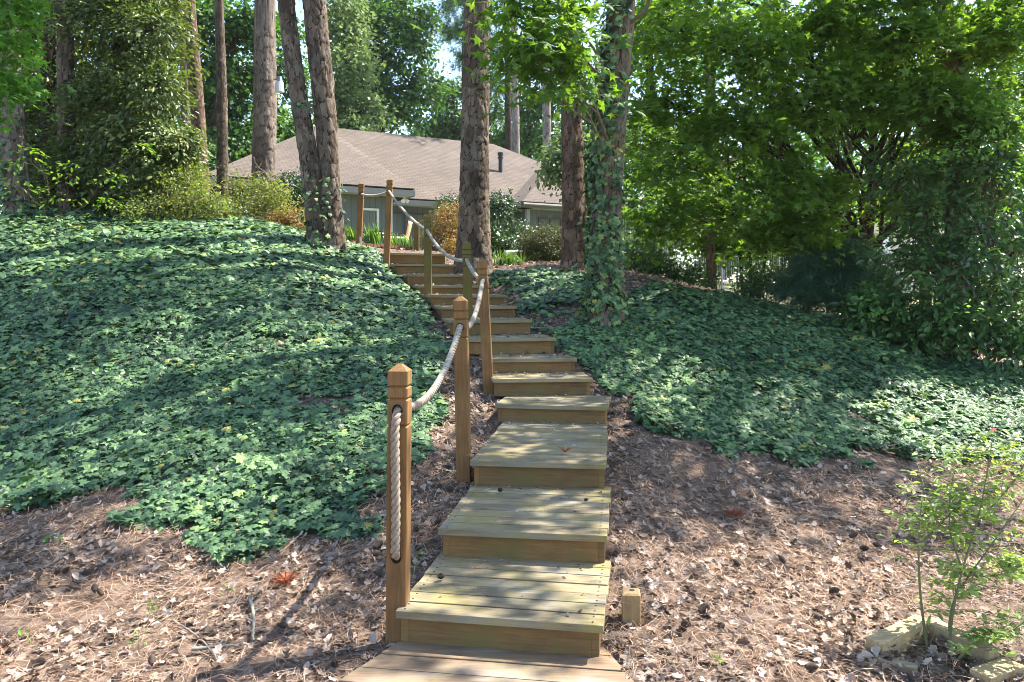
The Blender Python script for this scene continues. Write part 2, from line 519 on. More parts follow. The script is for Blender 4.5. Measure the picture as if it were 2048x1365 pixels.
PALE = [(0, (.1, .16, .06)), (.6, (.16, .235, .1)), (1, (.24, .31, .15))]
G_IVY = [(0, (.016, .038, .02)), (.22, (.05, .104, .053)), (.55, (.1, .185, .092)), (.8, (.16, .27, .12)), (.965, (.25, .38, .13)), (1, (.34, .3, .08))]
MAT = dict(
    ivy=leaf_mat('ivy_leaf', G_IVY, rough=.45, trans=.16, spec=.3, vary=.5),
    star=leaf_mat('star_leaf', [(0, (.06, .135, .024)), (.5, (.1, .2, .036)), (.85, (.15, .27, .055)), (1, (.21, .33, .08))], rough=.5, trans=.55, tcol=(1.75, 1.65, .55)),
    bright=leaf_mat('bright_leaf', [(0, (.06, .16, .02)), (.5, (.1, .24, .03)), (1, (.18, .36, .06))], rough=.5, trans=.5, tcol=(1.3, 1.4, .5)),
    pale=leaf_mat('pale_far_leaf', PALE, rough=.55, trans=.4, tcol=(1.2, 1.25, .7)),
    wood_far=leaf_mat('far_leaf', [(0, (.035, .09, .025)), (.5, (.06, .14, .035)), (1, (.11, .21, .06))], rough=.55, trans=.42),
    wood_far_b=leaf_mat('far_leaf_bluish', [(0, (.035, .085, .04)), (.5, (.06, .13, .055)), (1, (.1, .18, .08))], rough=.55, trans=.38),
    holly=leaf_mat('evergreen_leaf', [(0, (.035, .055, .02)), (.45, (.09, .135, .042)), (.8, (.17, .23, .075)), (.93, (.26, .32, .13)), (1, (.3, .16, .07))], rough=.42, trans=.35, spec=.4, tcol=(1.5, 1.5, .5)),
    laurel=leaf_mat('laurel_leaf', [(0, (.035, .08, .03)), (.6, (.07, .15, .05)), (.88, (.11, .22, .065)), (.97, (.2, .36, .09)), (1, (.3, .28, .08))], rough=.36, trans=.3, spec=.5),
    laurel_tip=leaf_mat('young_laurel_leaf', [(0, (.12, .26, .05)), (1, (.24, .42, .12))], rough=.35, trans=.4),
    juniper=leaf_mat('juniper_needle', [(0, (.04, .095, .055)), (1, (.09, .185, .105))], rough=.55, trans=.12),
    azalea=leaf_mat('azalea_leaf', [(0, (.07, .1, .03)), (.4, (.14, .19, .05)), (.75, (.24, .27, .08)), (1, (.33, .21, .1))], rough=.5, trans=.4),
    azalea_red=leaf_mat('russet_azalea_leaf', [(0, (.08, .1, .025)), (.35, (.17, .15, .04)), (.7, (.34, .15, .06)), (1, (.4, .22, .1))], rough=.5, trans=.35),
    camellia=leaf_mat('camellia_leaf', [(0, (.02, .05, .018)), (.6, (.04, .09, .03)), (1, (.1, .16, .05))], rough=.25, trans=.2, spec=.7),
    box_l=leaf_mat('clipped_bush_leaf', [(0, (.035, .06, .014)), (.6, (.07, .1, .025)), (1, (.2, .1, .04))], rough=.5, trans=.25),
    grass=leaf_mat('sword_leaf', [(0, (.06, .14, .03)), (.6, (.12, .24, .06)), (1, (.22, .32, .1))], rough=.45, trans=.4),
    rose=leaf_mat('rose_leaf', [(0, (.17, .26, .08)), (.6, (.26, .36, .13)), (1, (.38, .46, .2))], rough=.4, trans=.5, spec=.5),
    needle=leaf_mat('pine_needle', [(0, (.03, .075, .025)), (1, (.08, .14, .045))], rough=.5, trans=.25),
    dry=leaf_mat('dry_leaf', [(0, (.06, .042, .032)), (.25, (.17, .125, .098)), (.55, (.31, .24, .2)), (.85, (.44, .365, .325)), (.96, (.54, .46, .4)), (1, (.36, .17, .08))], rough=.7, trans=.15, tcol=(1.1, .9, .7), spec=.25, vary=.3),
    straw=leaf_mat('pine_straw', [(0, (.1, .06, .038)), (.5, (.38, .235, .16)), (1, (.62, .46, .345))], rough=.65, trans=.1, tcol=(1, .8, .6), spec=.2, vary=.3),
    rust=leaf_mat('rusty_needles', [(0, (.25, .07, .03)), (1, (.38, .13, .06))], rough=.65, trans=.1, tcol=(1, .8, .6), spec=.2),
    flower=leaf_mat('rose_petal', [(0, (.4, .02, .05)), (1, (.7, .25, .3))], rough=.5, trans=.3, tcol=(1.2, .8, .8)),
    pine=bark_mat('plated_pine_bark', [(0, (.06, .046, .036)), (.5, (.13, .1, .077)), (1, (.25, .2, .155))], (.028, .021, .016), (.19, .18, .15)),
    pine_red=bark_mat('red_pine_bark', [(0, (.085, .058, .042)), (.5, (.15, .104, .076)), (1, (.24, .17, .125))], (.03, .017, .012)),
    pine_grey=bark_mat('grey_pine_bark', [(0, (.12, .097, .08)), (.5, (.2, .165, .138)), (1, (.29, .245, .205))], (.06, .045, .038)),
    furrow=bark_mat('furrowed_bark', [(0, (.13, .105, .08)), (.5, (.2, .165, .13)), (1, (.28, .235, .19))], (.05, .04, .03)),
    dark_bark=bark_mat('dark_bark', [(0, (.03, .025, .02)), (1, (.075, .06, .048))], (.015, .012, .01)),
    tan_bark=bark_mat('tan_bark', [(0, (.13, .1, .07)), (1, (.24, .19, .14))], (.07, .05, .04)),
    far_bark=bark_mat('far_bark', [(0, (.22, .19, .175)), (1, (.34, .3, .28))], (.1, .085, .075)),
    tread=wood('weathered_tread_wood', (.36, .295, .175), (.16, .13, .085), (.25, .21, .07), .42, 0, worn=(.27, .255, .21)),
    riser=wood('stained_riser_wood', (.25, .15, .065), (.155, .09, .038), (.14, .12, .04), .25, 0),
    post=wood('stained_post_wood', (.28, .155, .06), (.17, .088, .034), (.17, .13, .04), .15, 2),
    post_m=wood('mossy_post_wood', (.19, .12, .042), (.12, .076, .027), (.115, .115, .026), .8, 2),
    deckr=wood('red_brown_deck_wood', (.27, .19, .125), (.15, .105, .07), (.2, .17, .085), .35, 0, worn=(.34, .29, .24)),
    raw=wood('sawn_timber', (.42, .3, .16), (.24, .16, .08), (.2, .18, .1), .2, 2),
    timber=wood('weathered_timber', (.46, .37, .23), (.24, .18, .11), (.3, .27, .15), .25, 0),
    white=plain('white_paint', (.75, .77, .78), .45, var=.12),
    fascia=plain('grey_fascia_paint', (.17, .175, .175), .5, var=.12),
    trim=plain('pale_trim_paint', (.36, .4, .42), .5, var=.12),
    black=plain('black_metal', (.02, .02, .022), .45),
    dark_frame=plain('bronze_frame', (.08, .06, .045), .4),
    sling=plain('tan_sling', (.5, .36, .22), .7),
    glass=plain('window_glass', (.03, .035, .04), .08, var=.1),
    steel=plain('galvanised_metal', (.4, .42, .43), .4, .6),
    brick=plain('red_brick', (.3, .15, .09), .85, var=.5, scale=25),
    hole=plain('post_hole_shade', (.03, .022, .015), .9),
    cone=plain('pine_cone_scale', (.085, .055, .038), .8, var=.5, scale=60),
    stick=plain('lichened_stick', (.25, .21, .17), .85, var=.6, scale=14),
    lichen=plain('pale_lichen_twig', (.2, .195, .165), .9, var=.5, scale=30),
    cane=plain('green_cane', (.14, .15, .06), .6),
    twig=plain('brown_twig', (.1, .075, .055), .8),
    bare=plain('bare_twig', (.32, .27, .22), .8),
)


def rope_mat():
    m, nt, b = new_mat('weathered_rope')
    pos = N(nt, "ShaderNodeNewGeometry").outputs['Position']
    sep = N(nt, "ShaderNodeSeparateXYZ")
    L(nt, pos, sep.inputs[0])
    base = mix(nt, ramp(nt, noise(nt, 60, vec=pos, detail=4), [(.3, 0), (.7, 1)]), (.2, .155, .115), (.36, .295, .225))
    lk = ramp(nt, noise(nt, 22, vec=pos, detail=5, rough=.7), [(.44, 0), (.56, 1)])
    up = N(nt, "ShaderNodeMapRange")
    up.inputs[1].default_value, up.inputs[2].default_value = 4.0, 5.0
    L(nt, sep.outputs[1], up.inputs[0])
    mm = N(nt, "ShaderNodeMath", operation='MULTIPLY')
    L(nt, lk, mm.inputs[0]); L(nt, up.outputs[0], mm.inputs[1])
    L(nt, mix(nt, mm.outputs[0], base, (.33, .32, .29)), b.inputs['Base Color'])
    b.inputs['Roughness'].default_value = .95
    bump(nt, b, noise(nt, 240, vec=pos, detail=3), .8, .004)
    return m


def ground_mat():
    m, nt, b = new_mat('forest_floor')
    pos = N(nt, "ShaderNodeNewGeometry").outputs['Position']
    v = N(nt, "ShaderNodeTexVoronoi")
    v.inputs['Scale'].default_value = 22
    L(nt, pos, v.inputs['Vector'])
    c1 = ramp(nt, v.outputs['Color'], [(.1, (.04, .028, .02)), (.4, (.12, .085, .063)), (.75, (.24, .18, .145)), (.95, (.42, .35, .3))])
    c2 = mix(nt, ramp(nt, noise(nt, 9, vec=pos, detail=6, rough=.75), [(.3, 0), (.7, 1)]), (.05, .035, .027), (.21, .145, .108))
    col = mix(nt, .5, c1, c2)
    big = ramp(nt, noise(nt, .05, vec=pos, detail=2), [(.35, 0), (.65, 1)])
    sep = N(nt, "ShaderNodeSeparateXYZ")
    L(nt, pos, sep.inputs[0])
    far = N(nt, "ShaderNodeMapRange")
    far.inputs[1].default_value, far.inputs[2].default_value = 17, 24
    L(nt, sep.outputs[1], far.inputs[0])
    lawn = mix(nt, big, (.16, .2, .06), (.22, .19, .1))
    col = mix(nt, far.outputs[0], col, lawn)
    L(nt, col, b.inputs['Base Color'])
    b.inputs['Roughness'].default_value = .95
    b.inputs['Specular IOR Level'].default_value = .1
    bump(nt, b, noise(nt, 40, vec=pos, detail=6, rough=.7), .9, .02)
    return m


def shingle_mat():
    m, nt, b = new_mat('brown_shingles')
    uv = N(nt, "ShaderNodeTexCoord").outputs['UV']
    br = N(nt, "ShaderNodeTexBrick")
    br.inputs['Scale'].default_value = 1
    br.inputs['Brick Width'].default_value = .32
    br.inputs['Row Height'].default_value = .15
    br.inputs['Mortar Size'].default_value = .016
    br.inputs['Mortar Smooth'].default_value = .4
    br.inputs['Color1'].default_value = (.115, .088, .07, 1)
    br.inputs['Color2'].default_value = (.095, .073, .058, 1)
    br.inputs['Mortar'].default_value = (.045, .034, .027, 1)
    L(nt, uv, br.inputs['Vector'])
    n1 = noise(nt, .8, vec=uv, detail=5, rough=.7)
    col = mix(nt, 1.0, br.outputs[0], ramp(nt, n1, [(.3, (.72, .7, .68)), (.7, (1.2, 1.18, 1.14))]), 'MULTIPLY')
    st = ramp(nt, noise(nt, 1.1, vec=uv, detail=6, rough=.75, sc3=(1.6, .6, 1)), [(.63, 0), (.72, .8)])
    col = mix(nt, st, col, (.12, .07, .04))
    sp = ramp(nt, noise(nt, 34, vec=uv, detail=2), [(.66, 0), (.7, .8)])
    col = mix(nt, sp, col, (.28, .22, .16))
    L(nt, col, b.inputs['Base Color'])
    b.inputs['Roughness'].default_value = .9
    bump(nt, b, br.outputs['Fac'], -.6, .02)
    return m


def siding_mat():
    m, nt, b = new_mat('grey_board_siding')
    uv = N(nt, "ShaderNodeTexCoord").outputs['UV']
    br = N(nt, "ShaderNodeTexBrick", offset=0)
    br.inputs['Scale'].default_value = 1
    br.inputs['Brick Width'].default_value = .2
    br.inputs['Row Height'].default_value = 30
    br.inputs['Mortar Size'].default_value = .012
    br.inputs['Color1'].default_value = (.13, .155, .165, 1)
    br.inputs['Color2'].default_value = (.11, .13, .14, 1)
    br.inputs['Mortar'].default_value = (.07, .085, .09, 1)
    L(nt, uv, br.inputs['Vector'])
    L(nt, br.outputs[0], b.inputs['Base Color'])
    b.inputs['Roughness'].default_value = .65
    bump(nt, b, br.outputs['Fac'], -.5, .02)
    return m


MAT['rope'], MAT['ground'], MAT['shingle'], MAT['siding'] = rope_mat(), ground_mat(), shingle_mat(), siding_mat()

# ------------------------------------------------------------------ ground
def axis_lines(segs):
    out = []
    for a, b, s in segs: out.append(np.arange(a, b, s))
    return np.unique(np.concatenate(out))


gx = axis_lines([(-260, -60, 20), (-60, -14, 3), (-14, -8, .5), (-8, 8, .1), (8, 14, .5), (14, 60, 3), (60, 261, 20)])
gy = axis_lines([(-260, -20, 20), (-20, -1, 1.5), (-1, 16, .1), (16, 30, .6), (30, 70, 3), (70, 270, 20)])
X, Y = np.meshgrid(gx, gy)
Z = gz(X, Y)
nx, ny = len(gx), len(gy)
ii = (np.arange(ny - 1)[:, None] * nx + np.arange(nx - 1)[None, :]).ravel()
gf = np.stack([ii, ii + 1, ii + nx + 1, ii + nx], -1)
tag(mesh_obj('ground', np.stack([X, Y, Z], -1).reshape(-1, 3), gf, MAT['ground'], smooth=True), kind='structure')


# ------------------------------------------------------------------ stairs
def stair_case():
    root = empty('wooden_staircase', (STEP_P[0][0][0], STEP_P[0][0][1], 0),
                 'brown wooden garden stairs with mossy plank treads climbing and curving up the ivy bank', 'stairs')
    for n, (c, w, yw) in enumerate(STEP_P):
        nxt = STEP_P[n + 1][0] if n + 1 < len(STEP_P) else c + np.array([-.5, 1.5, 0])
        depth = float(np.hypot(*(nxt - c)[:2])) + (.12 if n + 1 < len(STEP_P) else 0)
        rise = .17
        ax = np.array([math.cos(yw), math.sin(yw), 0]), np.array([-math.sin(yw), math.cos(yw), 0])
        t = bpy.data.objects.new('tread', None)
        rl = random.Random(40 + n)
        mb = MB()
        bw = .138
        nb = max(2, round(depth / bw))
        bw = depth / nb
        for k in range(nb):
            y0 = k * bw
            dz = rl.uniform(-.002, .002)
            dx = rl.uniform(-.006, .006)
            mb.box((dx, y0 + bw / 2 - .03, -.019 + dz), (w + .03, bw - .009, .038), rnd=rl.random(), rz=rl.uniform(-.002, .002))
        nt_ = 0
        if n < 6:                                   # screw heads, two at each end of every board
            for k in range(nb):
                for sx in (-1, 1):
                    for fy in (.25, .75):
                        a8 = np.arange(6) * math.pi / 3
                        cx_, cy_ = sx * (w / 2 - .03), k * bw + bw * fy - .03
                        mb.add(np.vstack([np.c_[cx_ + .0055 * np.cos(a8), cy_ + .0055 * np.sin(a8), np.full(6, .0035)], [[cx_, cy_, .0035]]]), [[i, (i + 1) % 6, 6] for i in range(6)])
                        nt_ += 6
        o = mb.build('tread', MAT['tread'], None, local=True, bevel=.004)
        o.data.materials.append(MAT['hole'])
        for q in range(nt_): o.data.polygons[q].material_index = 1
        o.parent = root
        o.location = (c - np.array(root.location))
        o.rotation_euler = (0, 0, yw)
        rb = MB()
        rb.box((0, .035, -.038 - (rise - .03) / 2), (w - .08, .034, rise - .032), rnd=rl.random())
        r = rb.build('riser', MAT['riser'], o, local=True, bevel=.002)
        for s in (-1, 1):
            sb = MB()
            sb.box((s * (w / 2 - .021), depth / 2 - .0, -.038 - (rise - .03) / 2), (.038, depth - .04, rise - .034), rnd=rl.random())
            sb.build('side_board', MAT['riser'], o, local=True, bevel=.002)
    return root


stair_case()

# flush boardwalk in front of the first step
bw_root = empty('boardwalk', (-.1, 3.2, -.02), 'red brown plank walkway flush with the leaf litter below the first step', 'boardwalk')
mb = MB()
yb = 3.92
for k in range(9):
    y1, y0 = yb - k * .142, yb - (k + 1) * .142 + .006
    def xl(y): return -.54 - (3.79 - y) * .5
    def xr(y): return .46 + (3.79 - y) * .3
    dz = random.uniform(-.003, .003)
    tilt = math.tan(math.radians(-9))
    P = []
    for z in (-.05 + dz, .004 + dz):
        for (x, y) in ((xl(y0), y0), (xr(y0), y0), (xr(y1), y1), (xl(y1), y1)):
            P.append((x, y + x * tilt, z))
    mb.add(P, [[3, 2, 1, 0], [4, 5, 6, 7], [0, 1, 5, 4], [1, 2, 6, 5], [2, 3, 7, 6], [3, 0, 4, 7]])
mb.build('plank_deck', MAT['deckr'], bw_root, bevel=.003)

# ------------------------------------------------------------------ rail posts
POSTS = [  # top px, top row, base px, base row, distance, yaw, mossy, label
    (800, 728, 795, 1278, 3.92, -5, 0, 'nearest rail post, warm brown, with the rope hanging down its face'),
    (921, 593, 929, 968, 5.80, -4, 0, 'warm brown rail post beside the third step, second along the rope from the walkway'),
    (964, 518, 979, 793, 8.0, -3, .5, 'leaning rail post with brown top and green foot beside the fifth step'),
    (933, 482, 939, 700, 9.3, 0, 1, 'green mossy rail post partly behind the leaning post, beside the seventh step'),
    (855, 430, 857, 600, 11.2, 0, 1, 'olive green rail post standing in front of the upper treads'),
    (780, 357, 772, 518, 13.3, 3, .6, 'dark brown rail post at the top left corner of the stairs'),
    (723, 365, 717, 490, 14.6, 3, .6, 'topmost rail post at the left where the rope ends, beside the sword leaved plants'),
]
GROUP_POST = 'rail posts along the stairs'
PW = .1
HOLE_D = .225          # below the top
post_axes = []


def square_rings(prof):
    v, f = [], []
    for z, h, ch in prof:
        for (x, y) in ((h, -h + ch), (h, h - ch), (h - ch, h), (-h + ch, h), (-h, h - ch), (-h, -h + ch), (-h + ch, -h), (h - ch, -h)):
            v.append((x, y, z))
    n = len(prof)
    for i in range(n - 1):
        for j in range(8):
            k = (j + 1) % 8
            f.append((i * 8 + j, i * 8 + k, i * 8 + 8 + k, i * 8 + 8 + j))
    return v, f


def rail_post(i, spec):
    tx, ty, bx, by, d, yaw, moss, label = spec
    top, base = W(tx, ty, d), W(bx, by, d)
    base[2] = min(base[2], g1(base[0], base[1])) - .1
    hgt = top[2] - base[2]
    o0 = empty('rail_post', base, label, 'rail post', GROUP_POST, math.radians(yaw))
    h, c = PW / 2, .004
    pr = [(0, h, c), (hgt - .306, h, c), (hgt - .297, h - .011, c), (hgt - .288, h, c), (hgt - .176, h, c), (hgt - .167, h - .011, c),
          (hgt - .158, h, c), (hgt - .116, h, c), (hgt - .107, h - .011, c), (hgt - .098, h, c), (hgt - .033, h, c), (hgt, .012, .003)]
    v, f = square_rings(pr)
    import bmesh
    bm = bmesh.new()
    vs = [bm.verts.new(p) for p in v]
    for q in f: bm.faces.new([vs[k] for k in q])
    bm.faces.new([vs[k] for k in range(7, -1, -1)])
    bm.faces.new([vs[k] for k in range(len(v) - 8, len(v))])
    me = bpy.data.meshes.new('post')
    bm.to_mesh(me)
    bm.free()
    a = me.attributes.new('rnd', 'FLOAT', 'POINT')
    a.data.foreach_set('value', np.full(len(me.vertices), .35 + .4 * random.random(), np.float32))
    me.materials.append(MAT['post_m'] if moss >= 1 else MAT['post'])
    post = bpy.data.objects.new('post_shaft', me)
    COL.objects.link(post)
    holes = [hgt - HOLE_D] + ([hgt - .93] if i == 0 else [])
    for hz in holes:
        vv, ff = tube([(0, -.1, hz), (0, .1, hz)], .027, 18)
        vv[:, 2] = hz + (vv[:, 2] - hz) * 1.25
        cm = bpy.data.meshes.new('cut')
        cm.from_pydata([tuple(p) for p in vv], [], [tuple(int(q) for q in p) for p in ff] + [tuple(range(17, -1, -1)), tuple(range(18, 36))])
        cm.materials.append(MAT['hole'])
        cut = bpy.data.objects.new('cut', cm)
        COL.objects.link(cut)
        md = post.modifiers.new('b', 'BOOLEAN')
        md.object, md.operation, md.solver = cut, 'DIFFERENCE', 'EXACT'
        bpy.context.view_layer.update()
        dg = bpy.context.evaluated_depsgraph_get()
        nm = bpy.data.meshes.new_from_object(post.evaluated_get(dg))
        post.modifiers.clear()
        post.data = nm
        bpy.data.objects.remove(cut)
    sh = (top - base) / hgt
    cc, ss = math.cos(-math.radians(yaw)), math.sin(-math.radians(yaw))
    sx, sy = sh[0] * cc - sh[1] * ss, sh[0] * ss + sh[1] * cc
    for vtx in post.data.vertices:
        vtx.co.x += sx * vtx.co.z
        vtx.co.y += sy * vtx.co.z
    post.parent = o0
    ax = np.array([-math.sin(math.radians(yaw)), math.cos(math.radians(yaw)), 0])
    hc = base + (top - base) * ((hgt - HOLE_D) / hgt)
    lc = base + (top - base) * ((hgt - .93) / hgt)
    post_axes.append((hc, ax, lc))


for i, s in enumerate(POSTS): rail_post(i, s)

# far little post right of the landing, and the sawn stub beside the first step
def small_post(base, hgt, w, rz, name, label, cat, mat, group=None):
    o = empty(name, base, label, cat, group, rz)
    h = w / 2
    v, f = square_rings([(0, h, .004), (hgt - .008, h, .004), (hgt, h - .007, .004)])
    f = [tuple(q) for q in f]
    m = MB()
    m.add(v, f)
    last = v[-8:]
    m.add(last, [[0, 1, 2, 3], [0, 3, 4, 7], [4, 5, 6, 7]])
    m.build('post_shaft', mat, o, local=True)
    return o


p = W(833, 503, 15.6)
small_post((p[0], p[1], p[2] - .2), .75, .1, 0, 'rail_post', 'short dark rail post behind the landing, right of the brick edging', 'rail post', MAT['post_m'], GROUP_POST)
sp = on_ground(1262, 1245)
o = small_post((sp[0], sp[1], sp[2] - .1), .255, .092, math.radians(-6), 'post_stub', 'short sawn off timber stub standing in the leaf litter right of the stairs', 'post stub', MAT['raw'])
m = MB()
v, f = tube([(0.005, 0.01, .2551), (0.005, 0.01, .2565)], .014, 10)
m.add(v, f); m.add(np.vstack([v[10:], v[10:].mean(0)]), [[i, (i + 1) % 10, 10] for i in range(10)])
m.build('bolt_hole_shade', MAT['hole'], o, local=True)  # raised disc without a recess, a hole's shade put into its colour
p = W(720, 493, 14.2)
o = empty('stake', (p[0], p[1], p[2] - .1), 'small grey round stake at the foot of the topmost rail post', 'stake')
m = MB(); m.tube([p - [0, 0, .1], p + [0, 0, .17]], .02, 10); m.build('shaft', MAT['steel'], o)

# ------------------------------------------------------------------ rope
def rope():
    path = []
    hc0, ax0, lc0 = post_axes[0]
    # hanging tail on the face of the first post
    front = hc0 - ax0 * (PW / 2 + .024)
    low = lc0 - ax0 * (PW / 2 + .024)
    path += [lc0 + ax0 * .01, lc0 - ax0 * .045 + [0, 0, .004], low + [0, 0, .035]]
    for t in np.linspace(.1, .9, 8):
        path.append(low * (1 - t) + front * t + np.array([math.sin(t * 5) * .004, -math.sin(t * 3.1) * .01, 0]))
    path += [front - [0, 0, .04], hc0 - ax0 * .045 - [0, 0, .006], hc0 + [0, 0, .004]]
    for i in range(len(post_axes) - 1):
        a, aa, _ = post_axes[i]
        b, bb, _ = post_axes[i + 1]
        a1 = a + aa * .075 * (1 if i < 6 else 1)
        b1 = b - bb * .075
        if i in (5,):                      # runs sideways from the corner post
            dv = norm(b - a)
            a1, b1 = a + dv * .07, b - dv * .07
        path.append(a1)
        span = np.linalg.norm(b1 - a1)
        sag = [.17, .14, .07, .13, .06, .06][i] * span / 2.2 * 1.1
        for t in np.linspace(.08, .92, 9):
            path.append(a1 * (1 - t) + b1 * t - np.array([0, 0, sag * 4 * t * (1 - t)]))
        path += [b1, b]
    p = np.array(path)
    # even spacing
    s = np.concatenate([[0], np.cumsum(np.linalg.norm(np.diff(p, axis=0), axis=1))])
    q = smooth_path(p, 1600)
    s = np.concatenate([[0], np.cumsum(np.linalg.norm(np.diff(q, axis=0), axis=1))])
    m_ = int(s[-1] / .009)
    si = np.linspace(0, s[-1], m_)
    q = np.stack([np.interp(si, s, q[:, k]) for k in range(3)], -1)
    t, u, w = frames(q)
    mb = MB()
    for k in range(3):
        ph = si / .115 * 2 * math.pi + k * 2 * math.pi / 3
        off = (np.cos(ph)[:, None] * u + np.sin(ph)[:, None] * w) * .0116
        mb.tube(q + off, .0114, 8, rnd=k / 3)
    o = mb.build('rope', MAT['rope'], None, smooth=True)
    tag(o, 'thick twisted grey rope strung through the rail posts and hanging down the nearest one', 'rope')


rope()

# ------------------------------------------------------------------ house
HO = np.array([-7.26, 33.0, 0.0])
HE = np.array([.875, .485, 0.0])
HE /= np.linalg.norm(HE)
HN = np.array([HE[1], -HE[0], 0.0])             # towards the camera


def hp(u, q, z): return HO + u * HE + q * HN + np.array([0, 0, z])


def hu(P):
    r = np.asarray(P) - HO
    return float(r @ HE), float(r @ HN)


house = empty('house', hp(0, 5, 2.4), 'single storey grey board house with brown shingle hip roof beyond the top of the stairs', 'house')


def facet(mb, pts, eave):
    e = norm(np.asarray(eave, float))
    P = np.array(pts)
    n = norm(np.cross(P[1] - P[0], P[-1] - P[0]))
    up = np.cross(n, e)
    uv = np.stack([P @ e, P @ up], -1)
    k = len(P)
    mb.add(P, [list(range(k))] if k in (3, 4) else [[0, i, i + 1] for i in range(1, k - 1)], uv=uv)


ZE = 5.0
C_ = W(632, 257, 31.0)
E2 = hp(.1, 8.29, ZE)
EL = hp(-6.3, 8.29, ZE)
A_ = hp(0, 0, 8.43)
B_ = hp(7.3, 0, 8.43)
ME = 5.76
MR = hp(7.3 + 5.76, ME, ZE)
MB_ = hp(7.3 + 5.76, -ME, ZE)
mb = MB()
facet(mb, [hp(-1, ME, ZE), MR, B_, hp(-1.0, 0, 8.43)], HE)              # main front
facet(mb, [MR, MB_, B_], HN)                                           # right hip
facet(mb, [MB_, hp(-1, -ME, ZE), hp(-.6, 0, 8.43), B_], -HE)              # back
roof = mb.build('roof', MAT['shingle'], house)
mb = MB()
facet(mb, [EL, E2, C_], HE)
facet(mb, [E2, hp(.1, 4.5, ZE), C_ + .6 * (A_ - C_), C_], -HN)
facet(mb, [EL * [1.3, 1.3, 1] + [.7, 0, 0], EL, C_, C_ * [1.25, 1.25, 1] + [.3, 0, .1]], HN)
wing_roof = mb.build('wing_roof', MAT['shingle'], house)
QC = W(1045, 404, 29.3)
QC[2] = ZE
a_ = 3.0
G_ = QC + a_ * HE - a_ * HN + np.array([0, 0, .6 * a_])
mb = MB()
facet(mb, [QC, QC + 6 * HE, G_], HE)
facet(mb, [QC - 6 * HN, QC, G_, G_ - 6 * HN], HN)
facet(mb, [QC + 6 * HE, QC + 6 * HE - 6 * HN, G_ - 6 * HN, G_], HN)
gable_roof = mb.build('porch_roof', MAT['shingle'], house)
for r in (roof, wing_roof, gable_roof):
    md = r.modifiers.new('thick', 'SOLIDIFY')
    md.thickness, md.offset = .035, 1


def strip(mb, a, b, h, th, n, drop=0):
    a, b = np.array(a), np.array(b)
    d = norm(b - a)
    ax = np.array([d, np.array(n), np.array([0, 0, 1.])])
    mb.box((a + b) / 2 - np.array([0, 0, h / 2 + drop]), (np.linalg.norm(b - a), th, h), ax=ax)


mb = MB()
strip(mb, EL, E2, .19, .03, HN, .03)
strip(mb, E2 + .02 * HE, E2 - 2.5 * HN + .02 * HE, .19, .03, HE, .03)
strip(mb, hp(.1, ME, ZE), MR, .19, .03, HN, .03)
strip(mb, QC, QC + 6 * HE, .17, .03, HN, .03)
strip(mb, QC - 2 * HN, QC, .17, .03, -HE, .03)
mb.build('fascia', MAT['fascia'], house)
mb = MB()   # soffits
for a, b, c, d in ((EL - .02 * HN, E2 - .02 * HN, E2 - .6 * HN, EL - .6 * HN), (hp(.1, ME - .02, ZE), MR, MR - .6 * HN, hp(.1, ME - .6, ZE)),
                   (QC, QC + 6 * HE, QC + 6 * HE - .5 * HN, QC - .5 * HN), (QC + .5 * HE, QC, QC - 2 * HN, QC + .5 * HE - 2 * HN)):
    off = np.array([0, 0, -.2])
    mb.quad(a + off, b + off, c + off, d + off)
mb.build('soffit', MAT['trim'], house)


def wall(mb, a, b, z0, z1, n):
    a, b = np.array(a, float), np.array(b, float)
    e = norm(b - a)
    ln = np.linalg.norm(b - a)
    P = [a * [1, 1, 0] + [0, 0, z0], b * [1, 1, 0] + [0, 0, z0], b * [1, 1, 0] + [0, 0, z1], a * [1, 1, 0] + [0, 0, z1]]
    mb.add(P, [[0, 1, 2, 3]], uv=[(0, z0), (ln, z0), (ln, z1), (0, z1)])


mb = MB()
wz0, wz1 = 1.9, ZE - .05
wall(mb, hp(-5.0, 7.69, 0), hp(-.5, 7.69, 0), wz0, wz1, HN)
wall(mb, hp(-.5, 7.69, 0), hp(-.5, 5.0, 0), wz0, wz1, HE)
wall(mb, hp(-.5, 5.16, 0), hp(12.4, 5.16, 0), wz0, wz1, HN)
wall(mb, hp(12.4, 5.16, 0), hp(12.4, -5.1, 0), wz0, wz1, HE)
wall(mb, hp(12.4, -5.1, 0), hp(-1, -5.1, 0), wz0, wz1, -HN)
wall(mb, hp(-1, -5.1, 0), hp(-5.0, 7.69, 0), wz0, wz1, -HE)
wall(mb, QC + .5 * HE - .5 * HN, QC + 5.5 * HE - .5 * HN, wz0, wz1, HN)
wall(mb, QC + .5 * HE - 4 * HN, QC + .5 * HE - .5 * HN, wz0, wz1, -HE)
wall(mb, QC + 5.5 * HE - .5 * HN, QC + 5.5 * HE - 4 * HN, wz0, wz1, HE)
mb.build('wall', MAT['siding'], house)


def window(u, q, z0, z1, w, n_=None, frame='white', base=None, e=HE, n=HN, mull=False):
    c = hp(u, q, 0) if base is None else base
    mb = MB()
    ax = np.array([e, n, [0, 0, 1.]])
    t = .07
    mb.box(c + n * .02 + [0, 0, z0], (w + t, .06, t), ax=ax)
    mb.box(c + n * .02 + [0, 0, z1], (w + t, .06, t), ax=ax)
    for s in (-1, 1) + ((0,) if mull else ()):
        mb.box(c + n * .02 + e * s * w / 2 + [0, 0, (z0 + z1) / 2], (t, .06, z1 - z0 - t), ax=ax)
    f = mb.build('window', MAT[frame], house)
    mb = MB()
    mb.box(c + n * .012 + [0, 0, (z0 + z1) / 2], (w, .012, z1 - z0), ax=ax)
    mb.build('pane', MAT['glass'], f)


